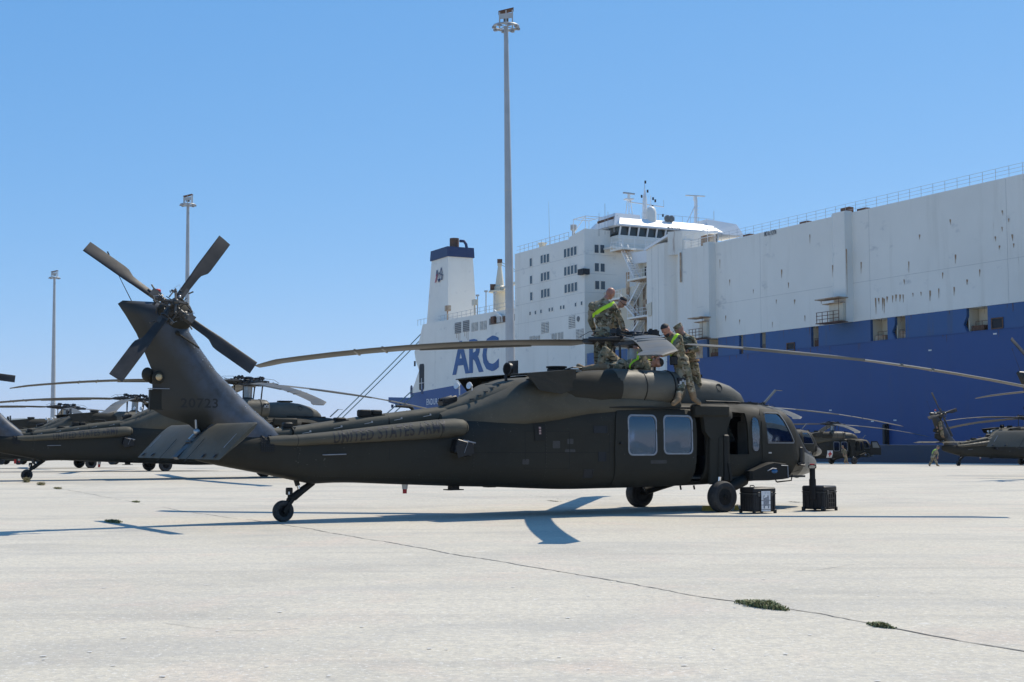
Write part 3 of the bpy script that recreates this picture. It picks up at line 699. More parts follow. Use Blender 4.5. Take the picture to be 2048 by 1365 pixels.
    mb = MB(); mb.tube([(-10.42, 0, 3.68), (-10.62, 0, 4.05), (-10.86, 0, 4.52)], [.008, .006, .004], 5); mb.tube([(-10.83, 0, 4.46), (-10.87, 0, 4.54)], .012, 5); P_('whip_antenna', mb, 'black_plastic')
    e = empty('anti_collision_beacon', (-10.02, 0, 3.72)); e.parent = root
    mb = MB(); mb.lathe([(0, .05), (.10, .045), (.12, .06)], (0, 0, 0), (0, 0, 1), 14); mb.build('lamp_base', 'beacon_clear', e)
    mb = MB(); mb.lathe([(0, .055), (.02, .062), (.10, .06), (.115, .045), (.115, .001)], (0, 0, .13), (0, 0, 1), 14); mb.build('lens', 'red', e)
    e = empty('anti_collision_beacon', (-5.32, 0, .56)); e.parent = root
    mb = MB(); mb.lathe([(0, .06), (.09, .05)], (0, 0, .06), (0, 0, -1), 14); mb.build('lamp_base', 'beacon_clear', e)
    mb = MB(); mb.lathe([(0, .04), (.08, .038), (.08, .001)], (0, 0, -.03), (0, 0, -1), 14); mb.build('lens', 'red', e)
    # stabilator: two halves with round noses, centre piece, hinges
    s_ = empty('stabilator', (-9.03, 0, 1.70)); s_.parent = root; s_.rotation_euler = (0, R(-stab_deg), 0)
    for sy in (-1, 1):
        mb = MB(); rings = []
        for y, xl, xt in ((.13, -.14, -.86), (.36, .0, -.86), (1.2, .0, -.86), (2.1, 0, -.86), (2.18, -.03, -.85)):
            c = xl-xt; k = 1 if y < 2.15 else .5
            rings.append([Vector((xl-x, sy*y, yy*k)) for x, yy in airfoil(c, .13, 9)])
        mb.loft(rings); hf = mb.build('stabilator_half', 'fairing_paint', s_, ang=60)
        mb = MB(); mb.bar((-.32, sy*1.94, .052), (-.62, sy*1.94, .035), .016, .008); mb.build('white_marker', 'frame_grey', hf)
        for y in (1.0, 1.55):
            mb = MB(); mb.ell((-.80, sy*(y+.35), .032), (.05, .05, .012), 12, 6); mb.build('tie_down_cup', 'black_plastic', hf)
        mb = MB(); mb.bar((-.45, sy*.72, .07), (-.95, sy*.72, .025), .012, .006); mb.build('seam_band', 'olive_dark', hf)
    mb = MB(); mb.box((-.43, 0, .0), (.84, .24, .06)); mb.bar((-.35, -.14, .06), (-.35, .14, .06), .03, .03); mb.bar((-.5, -.14, .05), (-.5, .14, .05), .03, .03); mb.build('stabilator_centre', 'fin_black', s_)
    mb = MB(); mb.ell((-.30, -.08, .09), (.06, .05, .07)); mb.box((-.42, -.05, .08), (.12, .06, .05)); mb.build('actuator_joint', 'steel', s_)
    mb = MB(); mb.cyl((-9.32, -.08, 1.52), (-9.36, -.08, 1.95), .018, n=8); P_('stabilator_actuator', mb, 'steel')
    # tail rotor
    tr = empty('tail_rotor', (-9.93, -.52, 3.62)); tr.parent = root
    # disc frame: x' = forward, y' = up and inboard, axis = outboard and up
    cant = R(20); bx = Vector((1, 0, 0)); by = Vector((0, math.sin(cant), math.cos(cant))); bz = bx.cross(by)
    B = Matrix((bx, by, bz)).transposed().to_4x4()
    tr.matrix_local = Matrix.Translation((-9.93, -.52, 3.62)) @ B
    tb = tail_blade_mesh(); proto = None
    for i, a in enumerate(tail_angles):
        xf = Matrix.Rotation(R(a), 4, 'Z') @ Matrix.Translation((0, 0, .05 if i % 2 else -.03)) @ Matrix.Rotation(R(8), 4, 'X')
        if proto is None: proto = tb.build('tail_rotor_blade', 'tail_blade', tr, xf=xf, ang=50)
        else:
            c = proto.copy(); col.objects.link(c); c.parent = tr; c.matrix_local = xf
    mb = MB()
    mb.cyl((0, 0, -.22), (0, 0, .22), .09, .07, 16); mb.ell((0, 0, .22), (.05, .05, .05))
    for a in tail_angles:
        d = Vector((math.cos(R(a)), math.sin(R(a)), 0)); n = Vector((-d.y, d.x, 0)); zo = Vector((0, 0, .02))
        mb.box(d*.34+zo, (.16, .14, .09), Matrix((d, n, Vector((0, 0, 1)))).transposed()); mb.tube([d*.06+zo, d*.2+zo, d*.3+zo], [.06, .045, .055], 10)
        mb.tube([d*.3+n*.09, d*.3+n*.13+Vector((0, 0, .05)), d*.02+n*.13+Vector((0, 0, .19))], .013, 6); mb.tube([d*.26+n*.11+Vector((0, 0, .02)), d*.26+n*.17], .022, 8)
        mb.bar(Vector((0, 0, .22)), d*.17+n*.1+Vector((0, 0, .20)), .035, .03); mb.tube([d*.40-n*.09, d*.48-n*.13], .014, 6); mb.ell(d*.17+n*.1+Vector((0, 0, .20)), (.025, .025, .025), 8, 6)
        mb.lathe([(0, .062), (.0, .078), (.03, .078), (.03, .062)], d*.22+zo, d, 14)
    for k in range(26):
        a = random.random()*6.28; r_ = random.uniform(.05, .3); a2 = a+random.uniform(-.8, .8); r2 = random.uniform(.05, .32)
        mb.tube([(r_*math.cos(a), r_*math.sin(a), random.uniform(-.1, .2)), (r2*math.cos(a2), r2*math.sin(a2), random.uniform(-.12, .2))], .008, 5)
    mb.build('tail_rotor_hub', 'dark_metal', tr)
    mb = MB()
    for a in (60, 150, 250, 320): mb.tube([(.28*math.cos(R(a)), .28*math.sin(R(a)), .12), (.36*math.cos(R(a+12)), .36*math.sin(R(a+12)), .16), (.30*math.cos(R(a+25)), .30*math.sin(R(a+25)), .1)], .004, 4)
    mb.ell((.08, .1, .2), (.03, .03, .02), 8, 6); mb.ell((-.1, -.05, .18), (.025, .025, .02), 8, 6); mb.build('hub_fittings', 'steel', tr)
    mb = MB(); mb.tube([(-9.7, -.2, 3.2), (-9.35, -.22, 2.98)], .016, 6); mb.ell((-9.72, -.2, 3.22), (.04, .04, .04), 8, 6); P_('pitch_rod', mb, 'olive')
    # tail wheel and struts
    wheel(root, (-7.71, 0, .185), .188, .15, 'tail_wheel')
    g = empty('tail_gear', (0, 0, 0)); g.parent = root
    mb = MB(); mb.tube([(-7.15, 0, .68), (-7.36, 0, .54), (-7.52, 0, .42)], [.055, .065, .07], 12); mb.tube([(-7.52, 0, .43), (-7.62, 0, .36)], [.07, .05], 12)
    for y in (-.1, .1): mb.bar((-7.56, y*.9, .39), (-7.72, y, .19), .025, .06)
    mb.bar((-7.56, -.1, .40), (-7.56, .1, .40), .06, .06); mb.cyl((-7.71, -.13, .185), (-7.71, .13, .185), .03, n=10); mb.build('trailing_arm', 'olive_dark', g)
    mb = MB(); mb.rbox((-7.60, -.0, .53), (.11, .1, .13), .02); mb.cyl((-7.6, 0, .40), (-7.6, 0, .5), .03, n=8); mb.build('lock_actuator', 'olive_dark', g)
    mb = MB(); mb.box((-7.625, -.052, .50), (.03, .004, .05)); mb.build('placard', 'sticker', g)
    mb = MB(); mb.cyl((-7.50, 0, .80), (-7.44, 0, .63), .045, n=10); mb.cyl((-7.41, 0, .56), (-7.39, 0, .49), .03, n=10); mb.build('shock_strut', 'olive_dark', g)
    mb = MB(); mb.cyl((-7.445, 0, .645), (-7.41, 0, .55), .026, n=10); mb.build('strut_piston', 'chrome', g)
    # main wheels
    for sy in (-1, 1):
        wheel(root, (1.12, sy*1.37, .305), .318, .26, 'main_wheel')
        g = empty('main_gear', (0, 0, 0)); g.parent = root
        mb = MB(); mb.tube([(1.14, sy*1.2, .34), (1.5, sy*1.14, .46), (2.0, sy*1.02, .62)], [.085, .10, .12], 12); mb.cyl((1.12, sy*1.1, .31), (1.12, sy*1.5, .31), .045, n=12); mb.build('drag_beam', 'olive_dark', g)
        mb = MB(); mb.cyl((1.14, sy*1.22, .36), (1.18, sy*1.24, .8), .045, n=12); mb.build('strut_piston', 'chrome', g)
        mb = MB(); mb.cyl((1.18, sy*1.24, .7), (1.2, sy*1.22, 1.5), .07, n=12); mb.build('shock_strut', 'olive', g)
        mb = MB(); P1 = [(1.98, .86), (2.42, 1.0), (2.62, 1.04), (2.98, 1.0), (3.06, .93), (3.06, .70), (2.9, .68), (2.5, .66), (1.98, .66)]
        P1 = [(x+.0, z-.05) for x, z in P1]
        y0 = sy*.92; y1 = sy*1.28
        rings = []
        for y, k in ((y0, 1), (y1-sy*.05, 1), (y1, .92)):
            cx, cz = 2.55, .80; rings.append([Vector((cx+(x-cx)*k, y, cz+(z-cz)*k)) for x, z in P1])
        mb.loft(rings); fp = mb.build('gear_fairing', 'olive_dark', g, ang=30)
        mb = MB(); mb.ell((2.62, sy*1.275, .80), (.09, .03, .045), 14, 8); mb.build('position_light', 'blue_lens', fp)
        mb = MB(); mb.tube([(2.80, sy*1.285, .92), (2.98, sy*1.285, .91), (2.99, sy*1.285, .66)], .010, 6); mb.tube([(2.42, sy*1.285, .81), (2.55, sy*1.295, .86), (2.66, sy*1.29, .85)], .012, 6); mb.build('fairing_trim', 'frame_grey', fp)
        mb = MB(); mb.tube([(2.75, sy*1.15, .63), (2.8, sy*1.15, .57), (3.2, sy*1.15, .60), (3.26, sy*1.12, .72)], .014, 6); mb.bar((2.80, sy*1.15, .575), (3.18, sy*1.15, .60), .09, .015); mb.build('foot_step', 'olive_dark', fp)
    # bits on the belly and side
    for x, h_, l in ((-4.40, .07, .32), (-3.62, .03, .16)):
        mb = MB(); mb.box((x, -.2, .58-h_/2), (l*.5, .16, h_)); mb.box((x, -.2, .58-h_), (l, .22, .02)); P_('belly_antenna', mb, 'olive_dark')
    for x in (.55, .9, -.4): mb = MB(); mb.cyl((x, -.75, .52), (x+.02, -.75, .44), .02, n=6); P_('drain_pipe', mb, 'olive_dark')
    mb = MB(); mb.rbox((-4.56, -.80, 1.29), (.36, .2, .25), .02, Matrix.Rotation(R(14), 3, 'Y')); mb.tube([(-4.5, -.7, 1.45), (-4.48, -.85, 1.42), (-4.42, -.9, 1.36)], .022, 6); mb.bar((-4.73, -.905, 1.22), (-4.38, -.905, 1.30), .006, .23); P_('flare_dispenser', mb, 'black_plastic')
    mb = MB(); mb.bar((-4.60, -.915, 1.43), (-4.34, -.915, 1.38), .010, .02); mb.tube([(-4.58, -.92, 1.2), (-4.5, -.92, 1.40)], .004, 4); P_('dispenser_strap', mb, 'frame_grey')
    mb = MB(); q, n = sp_((-7.15, 1.17)); q2, _ = sp_((-6.72, 1.18)); mb.tube([q, q+Vector((.03, -.04, 0)), q2+Vector((-.03, -.04, 0)), q2], .010, 6); P_('grab_handle', mb, 'frame_grey')
    mb = MB(); pts = rrect(-8.26, 1.22, -8.02, 1.52, .03); v, F = tess(pts, (), .1); shell_patch(mb, v, F, sp_, .001, .012); P_('mesh_vent', mb, 'olive_dark')
    mb = MB()
    for i in range(6):
        for j in range(8): q, n = sp_((-8.24+.038*i, 1.24+.036*j)); mb.box(q+n*.014, (.022, .006, .022))
    tag(P_('mesh_vent_holes', mb, 'dark_opening', smooth=False), kind='stuff')
    mb = MB(); mb.bar((2.96, -.62, 2.24), (3.28, -.62, 2.52), .05, .035); mb.bar((3.26, -.62, 2.52), (3.46, -.62, 2.51), .05, .012); P_('blade_antenna', mb, 'radome_grey')
    mb = MB(); mb.rbox((3.80, -.82, 1.10), (.09, .06, .40), .02); mb.tube([(3.70, -.84, .92), (3.84, -.87, .90), (3.92, -.80, .95)], .025, 6); mb.bar((3.66, -.86, .95), (3.88, -.84, .96), .03, .03); P_('air_data_probe', mb, 'black_plastic')
    mb = MB(); mb.ell((4.44, 0, .70), (.09, .12, .09), 12, 8); P_('landing_light', mb, 'dark_metal')
    # main rotor mast, hub and blades
    TILT = Matrix.Rotation(R(3), 4, 'Y')
    mr = empty('main_rotor', (0, 0, 0)); mr.parent = root; mr.matrix_local = Matrix.Translation((0, 0, 3.5)) @ TILT
    mb = MB(); mb.cyl((0, 0, -.85), (0, 0, -.16), .155, .15, 20); mb.lathe([(-.85, .25), (-.62, .17), (-.58, .13)], (0, 0, 0), (0, 0, 1), 20); mb.build('rotor_mast', 'mast_metal', mr)
    mb = MB(); mb.lathe([(-.80, .12), (-.80, .50), (-.72, .52), (-.68, .30), (-.60, .2), (-.56, .12)], (0, 0, 0), (0, 0, 1), 24); mb.build('swashplate', 'dark_metal', mr)
    base = main_angles[0][0]
    mb = MB(); mb.lathe([(-.18, .14), (-.15, .28), (-.02, .30), (.03, .18), (.06, .12), (.10, .11)], (0, 0, 0), (0, 0, 1), 24)
    for a, dr in main_angles:
        d = Vector((math.cos(R(a)), math.sin(R(a)), 0)); n = Vector((-d.y, d.x, 0)); up = Vector((0, 0, 1)); Mx = Matrix((d, n, up)).transposed()
        mb.box(d*.30-up*.06, (.24, .22, .17), Mx); mb.tube([d*.36-up*.05, d*.45-up*.05, d*.5-up*.05, d*.62-up*.05, d*.8-up*.05, d*1.05-up*.05], [.07, .10, .075, .09, .07, .06], 12)
        mb.box(d*.98-up*.05, (.2, .22, .09), Mx)
        mb.tube([d*.3+n*.18, d*.95+n*.2-up*.02], [.055, .045], 8)                                             # lead-lag damper
        mb.bar(d*.55-n*.02-up*.1, d*.45-n*.34-up*.14, .06, .06); mb.ell(d*.45-n*.34-up*.14, (.04, .04, .04), 8, 6)     # pitch horn
        mb.box(d*.6+up*.06, (.16, .2, .04), Mx); mb.ell(d*.5+n*.1+up*.06, (.04, .04, .035), 8, 5); mb.ell(d*.72-n*.06+up*.05, (.035, .035, .03), 8, 5)
    mb.build('rotor_hub', 'dark_metal', mr)
    mb = MB()                                                                                      # vibration absorber on top
    for k in range(4):
        a = main_angles[0][0]+45+90*k; d = Vector((math.cos(R(a)), math.sin(R(a)), 0)); n = Vector((-d.y, d.x, 0)); Mx = Matrix((d, n, Vector((0, 0, 1)))).transposed()
        mb.prism([d*.1-n*.12+Vector((0, 0, .10)), d*.52-n*.05+Vector((0, 0, .12)), d*.52+n*.05+Vector((0, 0, .12)), d*.1+n*.12+Vector((0, 0, .10))], (0, 0, .035)); mb.box(d*.55+Vector((0, 0, .13)), (.12, .2, .09), Mx)
        mb.cyl(d*.54+n*.07+Vector((0, 0, .05)), d*.54+n*.07+Vector((0, 0, .2)), .035, n=8); mb.cyl(d*.54-n*.07+Vector((0, 0, .05)), d*.54-n*.07+Vector((0, 0, .2)), .035, n=8)
    mb.lathe([(.05, .2), (.16, .18), (.19, .1), (.19, .001)], (0, 0, 0), (0, 0, 1), 16); mb.build('vibration_absorber', 'black_plastic', mr)
    mb = MB()
    for a, dr in main_angles:
        d = Vector((math.cos(R(a)), math.sin(R(a)), 0)); n = Vector((-d.y, d.x, 0)); Z = Vector((0, 0, 1))
        mb.tube([d*.35+n*.1+Z*.05, d*.6+n*.12+Z*.16, d*.95+n*.1+Z*.14, d*1.15+n*.08+Z*.02], .007, 5)
        for k in range(7):
            q = d*random.uniform(.25, 1.0)+n*random.uniform(-.25, .25)+Z*random.uniform(-.05, .08); q2 = q+Vector((random.uniform(-.15, .15), random.uniform(-.15, .15), random.uniform(-.06, .06))); mb.tube([q, q2], random.choice((.01, .014, .02)), 5)
    mb.build('rotor_hoses', 'dark_metal', mr)
    for i, (a, dr) in enumerate(main_angles):
        d = Vector((math.cos(R(a)), math.sin(R(a)), 0)); n = Vector((-d.y, d.x, 0))
        mb = MB(); mb.tube([d*.45-n*.34+Vector((0, 0, -.14)), (d*.43-n*.30)+Vector((0, 0, -.74))], .026, 8); mb.build('pitch_link', 'dark_metal', mr)
    bproto = None
    for i, (a, dr) in enumerate(main_angles):
        xf = Matrix.Rotation(R(a), 4, 'Z') @ Matrix.Translation((0, 0, -.04)) @ Matrix.Rotation(R(dr), 4, 'Y')
        if bproto is None:
            bproto = blade_mesh().build('main_rotor_blade', 'blade_grey', mr, ang=50)
            bproto.matrix_local = xf
            for args in ((2.2, 4.6, -.36, -.33), (5.3, 5.34, -.38, .1), (5.9, 5.94, -.38, .1)):
                mb = MB(); Pq = strip_on_blade(*args); mb.add(Pq, [(0, 3, 2, 1), (4, 5, 6, 7), (0, 1, 5, 4), (1, 2, 6, 5), (2, 3, 7, 6), (3, 0, 4, 7)]); mb.build('marking_stripe', 'radome_grey', bproto, smooth=False)
        else:
            c = copy_tree(bproto, mr); c.matrix_local = xf
    return root

def copy_heli(src, loc, heading, dangle=0.0, tail_d=0.0, drop=()):
    c = src.copy(); col.objects.link(c); c.location = loc; c.rotation_euler = (0, 0, R(heading))
    for ch in list(src.children):
        if any(ch.name.startswith(x) for x in drop): continue
        k = copy_tree(ch, c)
        if ch.name.startswith('main_rotor') and not ch.name.startswith('main_rotor_blade'):
            k.matrix_basis = ch.matrix_basis @ Matrix.Rotation(R(dangle), 4, 'Z')
        if ch.name.startswith('tail_rotor') and ch.type == 'EMPTY':
            k.matrix_basis = ch.matrix_basis @ Matrix.Rotation(R(tail_d), 4, 'Z')
    return c
aircraft('fairing_paint', (.070, .065, .049), (.100, .092, .071), .58)  # olive lightened for fairings and stabilator: their sunlight is put into the colour
aircraft('cowl', (.085, .081, .066), (.115, .108, .09), .42)  # olive lightened likewise, sun on the cowls painted in; also used for paint chips
simple('faded_number', (.008, .008, .009), .6, scale=12, c2=(.016, .015, .014))
simple('worn', (.042, .040, .042), .6, scale=25, c2=(.032, .030, .025))
simple('placard_print', (.30, .10, .09), .6, scale=50, c2=(.40, .36, .33))
simple('mast_metal', (.42, .42, .40), .4, .6, scale=8)
def fin_mat():     # same paint, bluish sky sheen painted into the colour along the leading edge
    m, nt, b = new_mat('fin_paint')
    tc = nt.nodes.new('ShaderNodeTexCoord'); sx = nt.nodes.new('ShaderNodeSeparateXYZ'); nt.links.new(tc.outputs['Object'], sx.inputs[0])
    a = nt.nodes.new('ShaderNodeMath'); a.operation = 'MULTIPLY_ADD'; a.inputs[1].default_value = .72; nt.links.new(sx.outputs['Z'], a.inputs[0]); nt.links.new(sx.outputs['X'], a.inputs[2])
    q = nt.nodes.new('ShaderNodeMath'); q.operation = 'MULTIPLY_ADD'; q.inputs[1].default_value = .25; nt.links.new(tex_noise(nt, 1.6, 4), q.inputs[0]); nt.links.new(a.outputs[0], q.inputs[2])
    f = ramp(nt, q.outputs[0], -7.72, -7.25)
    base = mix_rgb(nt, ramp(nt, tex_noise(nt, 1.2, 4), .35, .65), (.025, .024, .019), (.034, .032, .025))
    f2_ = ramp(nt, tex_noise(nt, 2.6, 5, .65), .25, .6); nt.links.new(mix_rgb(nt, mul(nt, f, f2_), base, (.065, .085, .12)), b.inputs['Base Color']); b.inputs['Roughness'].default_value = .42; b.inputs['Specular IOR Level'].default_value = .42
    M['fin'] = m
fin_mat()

def nose_mat():    # olive skin, black anti-glare panel on top of the nose, bare grey radome below it
    m, nt, b = new_mat('nose_paint')
    tc = nt.nodes.new('ShaderNodeTexCoord'); sx = nt.nodes.new('ShaderNodeSeparateXYZ'); nt.links.new(tc.outputs['Object'], sx.inputs[0])
    def gt(sock, v):
        n = nt.nodes.new('ShaderNodeMath'); n.operation = 'GREATER_THAN'; n.inputs[1].default_value = v; nt.links.new(sock, n.inputs[0]); return n.outputs[0]
    lin = nt.nodes.new('ShaderNodeMath'); lin.operation = 'MULTIPLY_ADD'; lin.inputs[1].default_value = .22; nt.links.new(sx.outputs['X'], lin.inputs[0]); nt.links.new(sx.outputs['Z'], lin.inputs[2])
    infront = gt(sx.outputs['X'], 3.96); high = gt(lin.outputs[0], 2.06); vhigh = gt(sx.outputs['Z'], 1.41)
    ol = mix_rgb(nt, ramp(nt, tex_noise(nt, .9, 5, .6), .38, .68), (.024, .0225, .016), (.033, .030, .021))
    gr = mix_rgb(nt, ramp(nt, tex_noise(nt, 3, 4), .3, .7), (.20, .195, .175), (.16, .155, .14))
    c = mix_rgb(nt, high, gr, (.012, .013, .016)); c = mix_rgb(nt, vhigh, c, ol); c = mix_rgb(nt, infront, ol, c)
    nt.links.new(c, b.inputs['Base Color']); b.inputs['Roughness'].default_value = .42; b.inputs['Specular IOR Level'].default_value = .35
    M['nose_paint'] = m
nose_mat()
# ---------------- ground, sea, hills ----------------
def ground_mat():
    m, nt, b = new_mat('concrete')
    n1 = ramp(nt, tex_noise(nt, .16, 6, .6), .35, .65)
    c = mix_rgb(nt, n1, (.54, .49, .385), (.62, .565, .45))
    n2 = ramp(nt, tex_noise(nt, .45, 7, .68, mapscale=(.6, 1, 1), dist=.5), .50, .66)
    c = mix_rgb(nt, mul(nt, n2, .7), c, (.38, .355, .30))
    n3 = ramp(nt, tex_noise(nt, .5, 4, .6, dist=1.2), .53, .68)
    c = mix_rgb(nt, mul(nt, n3, .5), c, (.62, .49, .39))
    st_ = ramp(nt, tex_noise(nt, .9, 6, .65, mapscale=(.10, 1.6, 1)), .54, .68)
    c = mix_rgb(nt, mul(nt, st_, .5), c, (.36, .335, .285))
    md = ramp(nt, tex_noise(nt, 5, 5, .75), .45, .62)
    c = mix_rgb(nt, mul(nt, md, .35), c, (.37, .355, .32))
    sp1 = ramp(nt, tex_noise(nt, 16, 4, .8), .42, .62)
    c = mix_rgb(nt, mul(nt, sp1, .6), c, (.36, .34, .30))
    sp2 = ramp(nt, tex_noise(nt, 24, 3, .7), .58, .64)
    c = mix_rgb(nt, mul(nt, sp2, .65), c, (.70, .68, .62))
    sp3 = ramp(nt, tex_noise(nt, 14, 3, .7), .66, .70)
    c = mix_rgb(nt, mul(nt, sp3, .6), c, (.17, .16, .14))
    sp4 = ramp(nt, tex_noise(nt, 1.8, 5, .7), .66, .70)
    c = mix_rgb(nt, mul(nt, sp4, .5), c, (.70, .68, .64))
    wv = nt.nodes.new('ShaderNodeTexWave'); tcw = nt.nodes.new('ShaderNodeTexCoord'); mpw = nt.nodes.new('ShaderNodeMapping'); mpw.inputs['Rotation'].default_value = (0, 0, 1.45)
    nt.links.new(tcw.outputs['Object'], mpw.inputs[0]); nt.links.new(mpw.outputs[0], wv.inputs['Vector']); wv.inputs['Scale'].default_value = .11; wv.inputs['Distortion'].default_value = 9; wv.inputs['Detail'].default_value = 4; wv.inputs['Detail Scale'].default_value = .7
    c = mix_rgb(nt, mul(nt, mul(nt, ramp(nt, wv.outputs['Fac'], .62, .95), ramp(nt, tex_noise(nt, 1.2, 6, .75, mapscale=(.15, 1, 1)), .38, .62)), .26), c, (.37, .36, .335))
    oil = ramp(nt, tex_noise(nt, .28, 5, .7, dist=.8), .67, .74)
    c = mix_rgb(nt, mul(nt, oil, .35), c, (.25, .24, .22))
    nt.links.new(c, b.inputs['Base Color']); b.inputs['Roughness'].default_value = .9; b.inputs['Specular IOR Level'].default_value = .25
    bump(nt, b, tex_noise(nt, 22, 5, .7), .5, .012)
    M['concrete'] = m
ground_mat()
simple('crack_dark', (.11, .10, .085), .95, scale=3, c2=(.25, .24, .22))
simple('scuff', (.33, .32, .31), .9, scale=3)
simple('pale_mark', (.66, .65, .62), .9, scale=3)
def edge_x(Y): # quay edge (3 m outboard of the hull side)
    q = S0+SN*4; t = (Y-q.y)/SU.y; return q.x+SU.x*t
ys = [-60, -20, 0, 4, 8, 12, 16, 20, 24, 28, 32, 36, 40, 43, 46, 49, 52, 56, 60, 65, 72, 79, 85, 91, 98, 105, 112, 119, 130, 140, 160, 200, 260, 330]
mb = MB(); rows = []
for Y in ys: 
    xe = edge_x(Y); rows.append([Vector((-400+(xe+400)*k/24, Y, gz(Y))) for k in range(25)])
mb.loft(rows, cap=False, closed=False)
skirt = [[r[-1], r[-1]+Vector((0, 0, -6))] for r in rows]; mb.loft(skirt, cap=False, closed=False)
mb.loft([[v, v+Vector((0, 0, -6))] for v in rows[-1]], cap=False, closed=False)
tag(mb.build('ground', 'concrete', ang=60), 'pale weathered concrete quay apron with speckled stains', kind='structure')
m, nt, b = new_mat('sea'); b.inputs['Base Color'].default_value = (.02, .06, .09, 1); b.inputs['Roughness'].default_value = .12
bump(nt, b, tex_noise(nt, .5, 5), .4, .3); M['sea'] = m
mb = MB(); mb.add([(-9000, -3000, -3), (9000, -3000, -3), (9000, 9000, -3), (-9000, 9000, -3)], [(0, 1, 2, 3)])
tag(mb.build('sea', 'sea', smooth=False), kind='structure')
m, nt, b = new_mat('hill')
nt.links.new(mix_rgb(nt, tex_noise(nt, .002, 5), (.10, .13, .10), (.17, .16, .12)), b.inputs['Base Color']); b.inputs['Roughness'].default_value = .95; M['hill'] = m
mb = MB(); rings = []
for i in range(61):
    a = R(-40+i*1.35); r_ = 7000
    hgt = 90+110*noise.noise(Vector((i*.16, 1, 0)))+50*noise.noise(Vector((i*.6, 4, 0)))
    cx, sx_ = math.sin(a), math.cos(a)
    rings.append([Vector((cx*(r_-900), sx_*(r_-900), -3)), Vector((cx*r_, sx_*r_, max(40, hgt))), Vector((cx*(r_+900), sx_*(r_+900), -3))])
mb.loft(rings, cap=False, closed=False)
tag(mb.build('hills', 'hill', ang=80), kind='structure')
m, nt, b = new_mat('haze'); nt.nodes.remove(b); pv = nt.nodes.new('ShaderNodeVolumePrincipled'); pv.inputs['Color'].default_value = (.78, .88, 1, 1); pv.inputs['Density'].default_value = .00007; pv.inputs['Anisotropy'].default_value = .3
nt.links.new(pv.outputs[0], [n for n in nt.nodes if n.type == 'OUTPUT_MATERIAL'][0].inputs['Volume']); M['haze'] = m
mb = MB(); mb.bbox((-9500, -3500, -9), (9500, 9500, 260)); tag(mb.build('haze', 'haze', smooth=False), kind='stuff')

# expansion joint and cracks: thin irregular strips of dark filler lying in the surface
def strip(name, pts, wid, mat, label, cat, jit=.02, lift=.004, kind=None, step=.35, broken=0):
    mb = MB(); P = []
    for a, b in zip(pts, pts[1:]):
        n = max(1, int((b-a).length/step))
        for k in range(n): P.append(a+(b-a)*k/n)
    P.append(pts[-1]); prev = None
    for i, p in enumerate(P):
        d = (P[min(i+1, len(P)-1)]-P[max(0, i-1)]).normalized(); s_ = Vector((-d.y, d.x, 0))
        q = p+s_*(random.uniform(-jit, jit)+.05*noise.noise(Vector((p.x*.8, p.y*.8, 3)))*(2 if name == 'expansion_joint' else 1)); wv = wid*random.uniform(.45, 1.3); z = gz(p.y)+lift
        cur = [Vector((q.x, q.y, z))+s_*wv/2, Vector((q.x, q.y, z))-s_*wv/2]
        if prev and random.random() >= broken: mb.add([prev[0], prev[1], cur[1], cur[0]], [(0, 1, 2, 3)])
        prev = cur
    o = mb.build(name, mat, smooth=False); return tag(o, label, cat, kind=kind)
JP = [(97, 974), (284, 1008), (384, 1026), (557, 1048), (740, 1080), (1100, 1141), (1400, 1193), (1640, 1228), (2048, 1303), (2300, 1352)]
JG = [gnd(*p) for p in JP]
strip('expansion_joint', JG[3:], .024, 'crack_dark', 'dark joint running diagonally across the near concrete', 'joint', .012, kind='structure', step=.10, broken=.0)
strip('expansion_joint', JG[:4], .022, 'crack_dark', 'faint joint running back to the tail wheel far left', 'joint', .01, kind='structure', step=.3, broken=.2)
for i, (pts, wd) in enumerate(([[(1050, 990), (1110, 997), (1160, 1004), (1260, 1008)], .02], [[(1660, 968), (1720, 966), (1780, 967)], .03], [[(1580, 1007), (1640, 1005)], .03], [[(1500, 1148), (1640, 1140), (1720, 1128)], .008], [[(300, 1245), (460, 1262), (600, 1258)], .006], [[(1850, 1120), (1990, 1128), (2100, 1140)], .008])):
    strip('hairline_crack', [gnd(*p) for p in pts], wd, 'crack_dark', None, None, .03, kind='structure', step=.15, broken=.3)
for i in range(110):
    p = gnd(random.uniform(0, 2048), random.uniform(1060, 1365)); r_ = random.uniform(.005, .02)
    if i == 0: pm = MB()
    pm.add([Vector((p.x+r_*random.uniform(.6, 1.6)*math.cos(k*1.26), p.y+r_*random.uniform(.6, 1.6)*math.sin(k*1.26), gz(p.y)+.006)) for k in range(5)], [(0, 1, 2, 3, 4)])
tag(pm.build('paint_flecks', 'pale_mark', smooth=False), kind='structure')
# ---------------- the helicopters ----------------
HX, HY, HH = 2.546, 28.148, 31.68
ANG = [(-8-HH, .1), (-91-HH, 2.2), (84-HH, 0), (172-HH, 0)]
GRPH = 'army helicopters parked on the quay'
main = make_helicopter(ANG); main.location = (HX, HY, gz(HY)); main.rotation_euler = (0, 0, R(HH))
tag(main, 'dark olive army helicopter filling the foreground, crew on its rotor head', 'helicopter', GRPH)
def other(X, Y, head, blade_world, tail_d, label, drop=(), z=None):
    c = copy_heli(main, (X, Y, gz(Y) if z is None else z), head, 0, tail_d, drop)
    for k in c.children:
        if k.name.startswith('main_rotor') and k.type == 'EMPTY': k.matrix_local = Matrix.Translation((0, 0, 3.5)) @ Matrix.Rotation(R(3), 4, 'Y') @ Matrix.Rotation(R(blade_world-(-8)-(head-HH)), 4, 'Z')
    return tag(c, label, 'helicopter', GRPH)
other(-9.65, 50, 30, 22, 30, 'second nearest army helicopter, its tail wheel at far left, rotor above the near tail boom', z=gz(48))
other(-18.2, 66, 31, 2, 10, 'army helicopter at left whose rotor hub shows just left of the near tail fin')
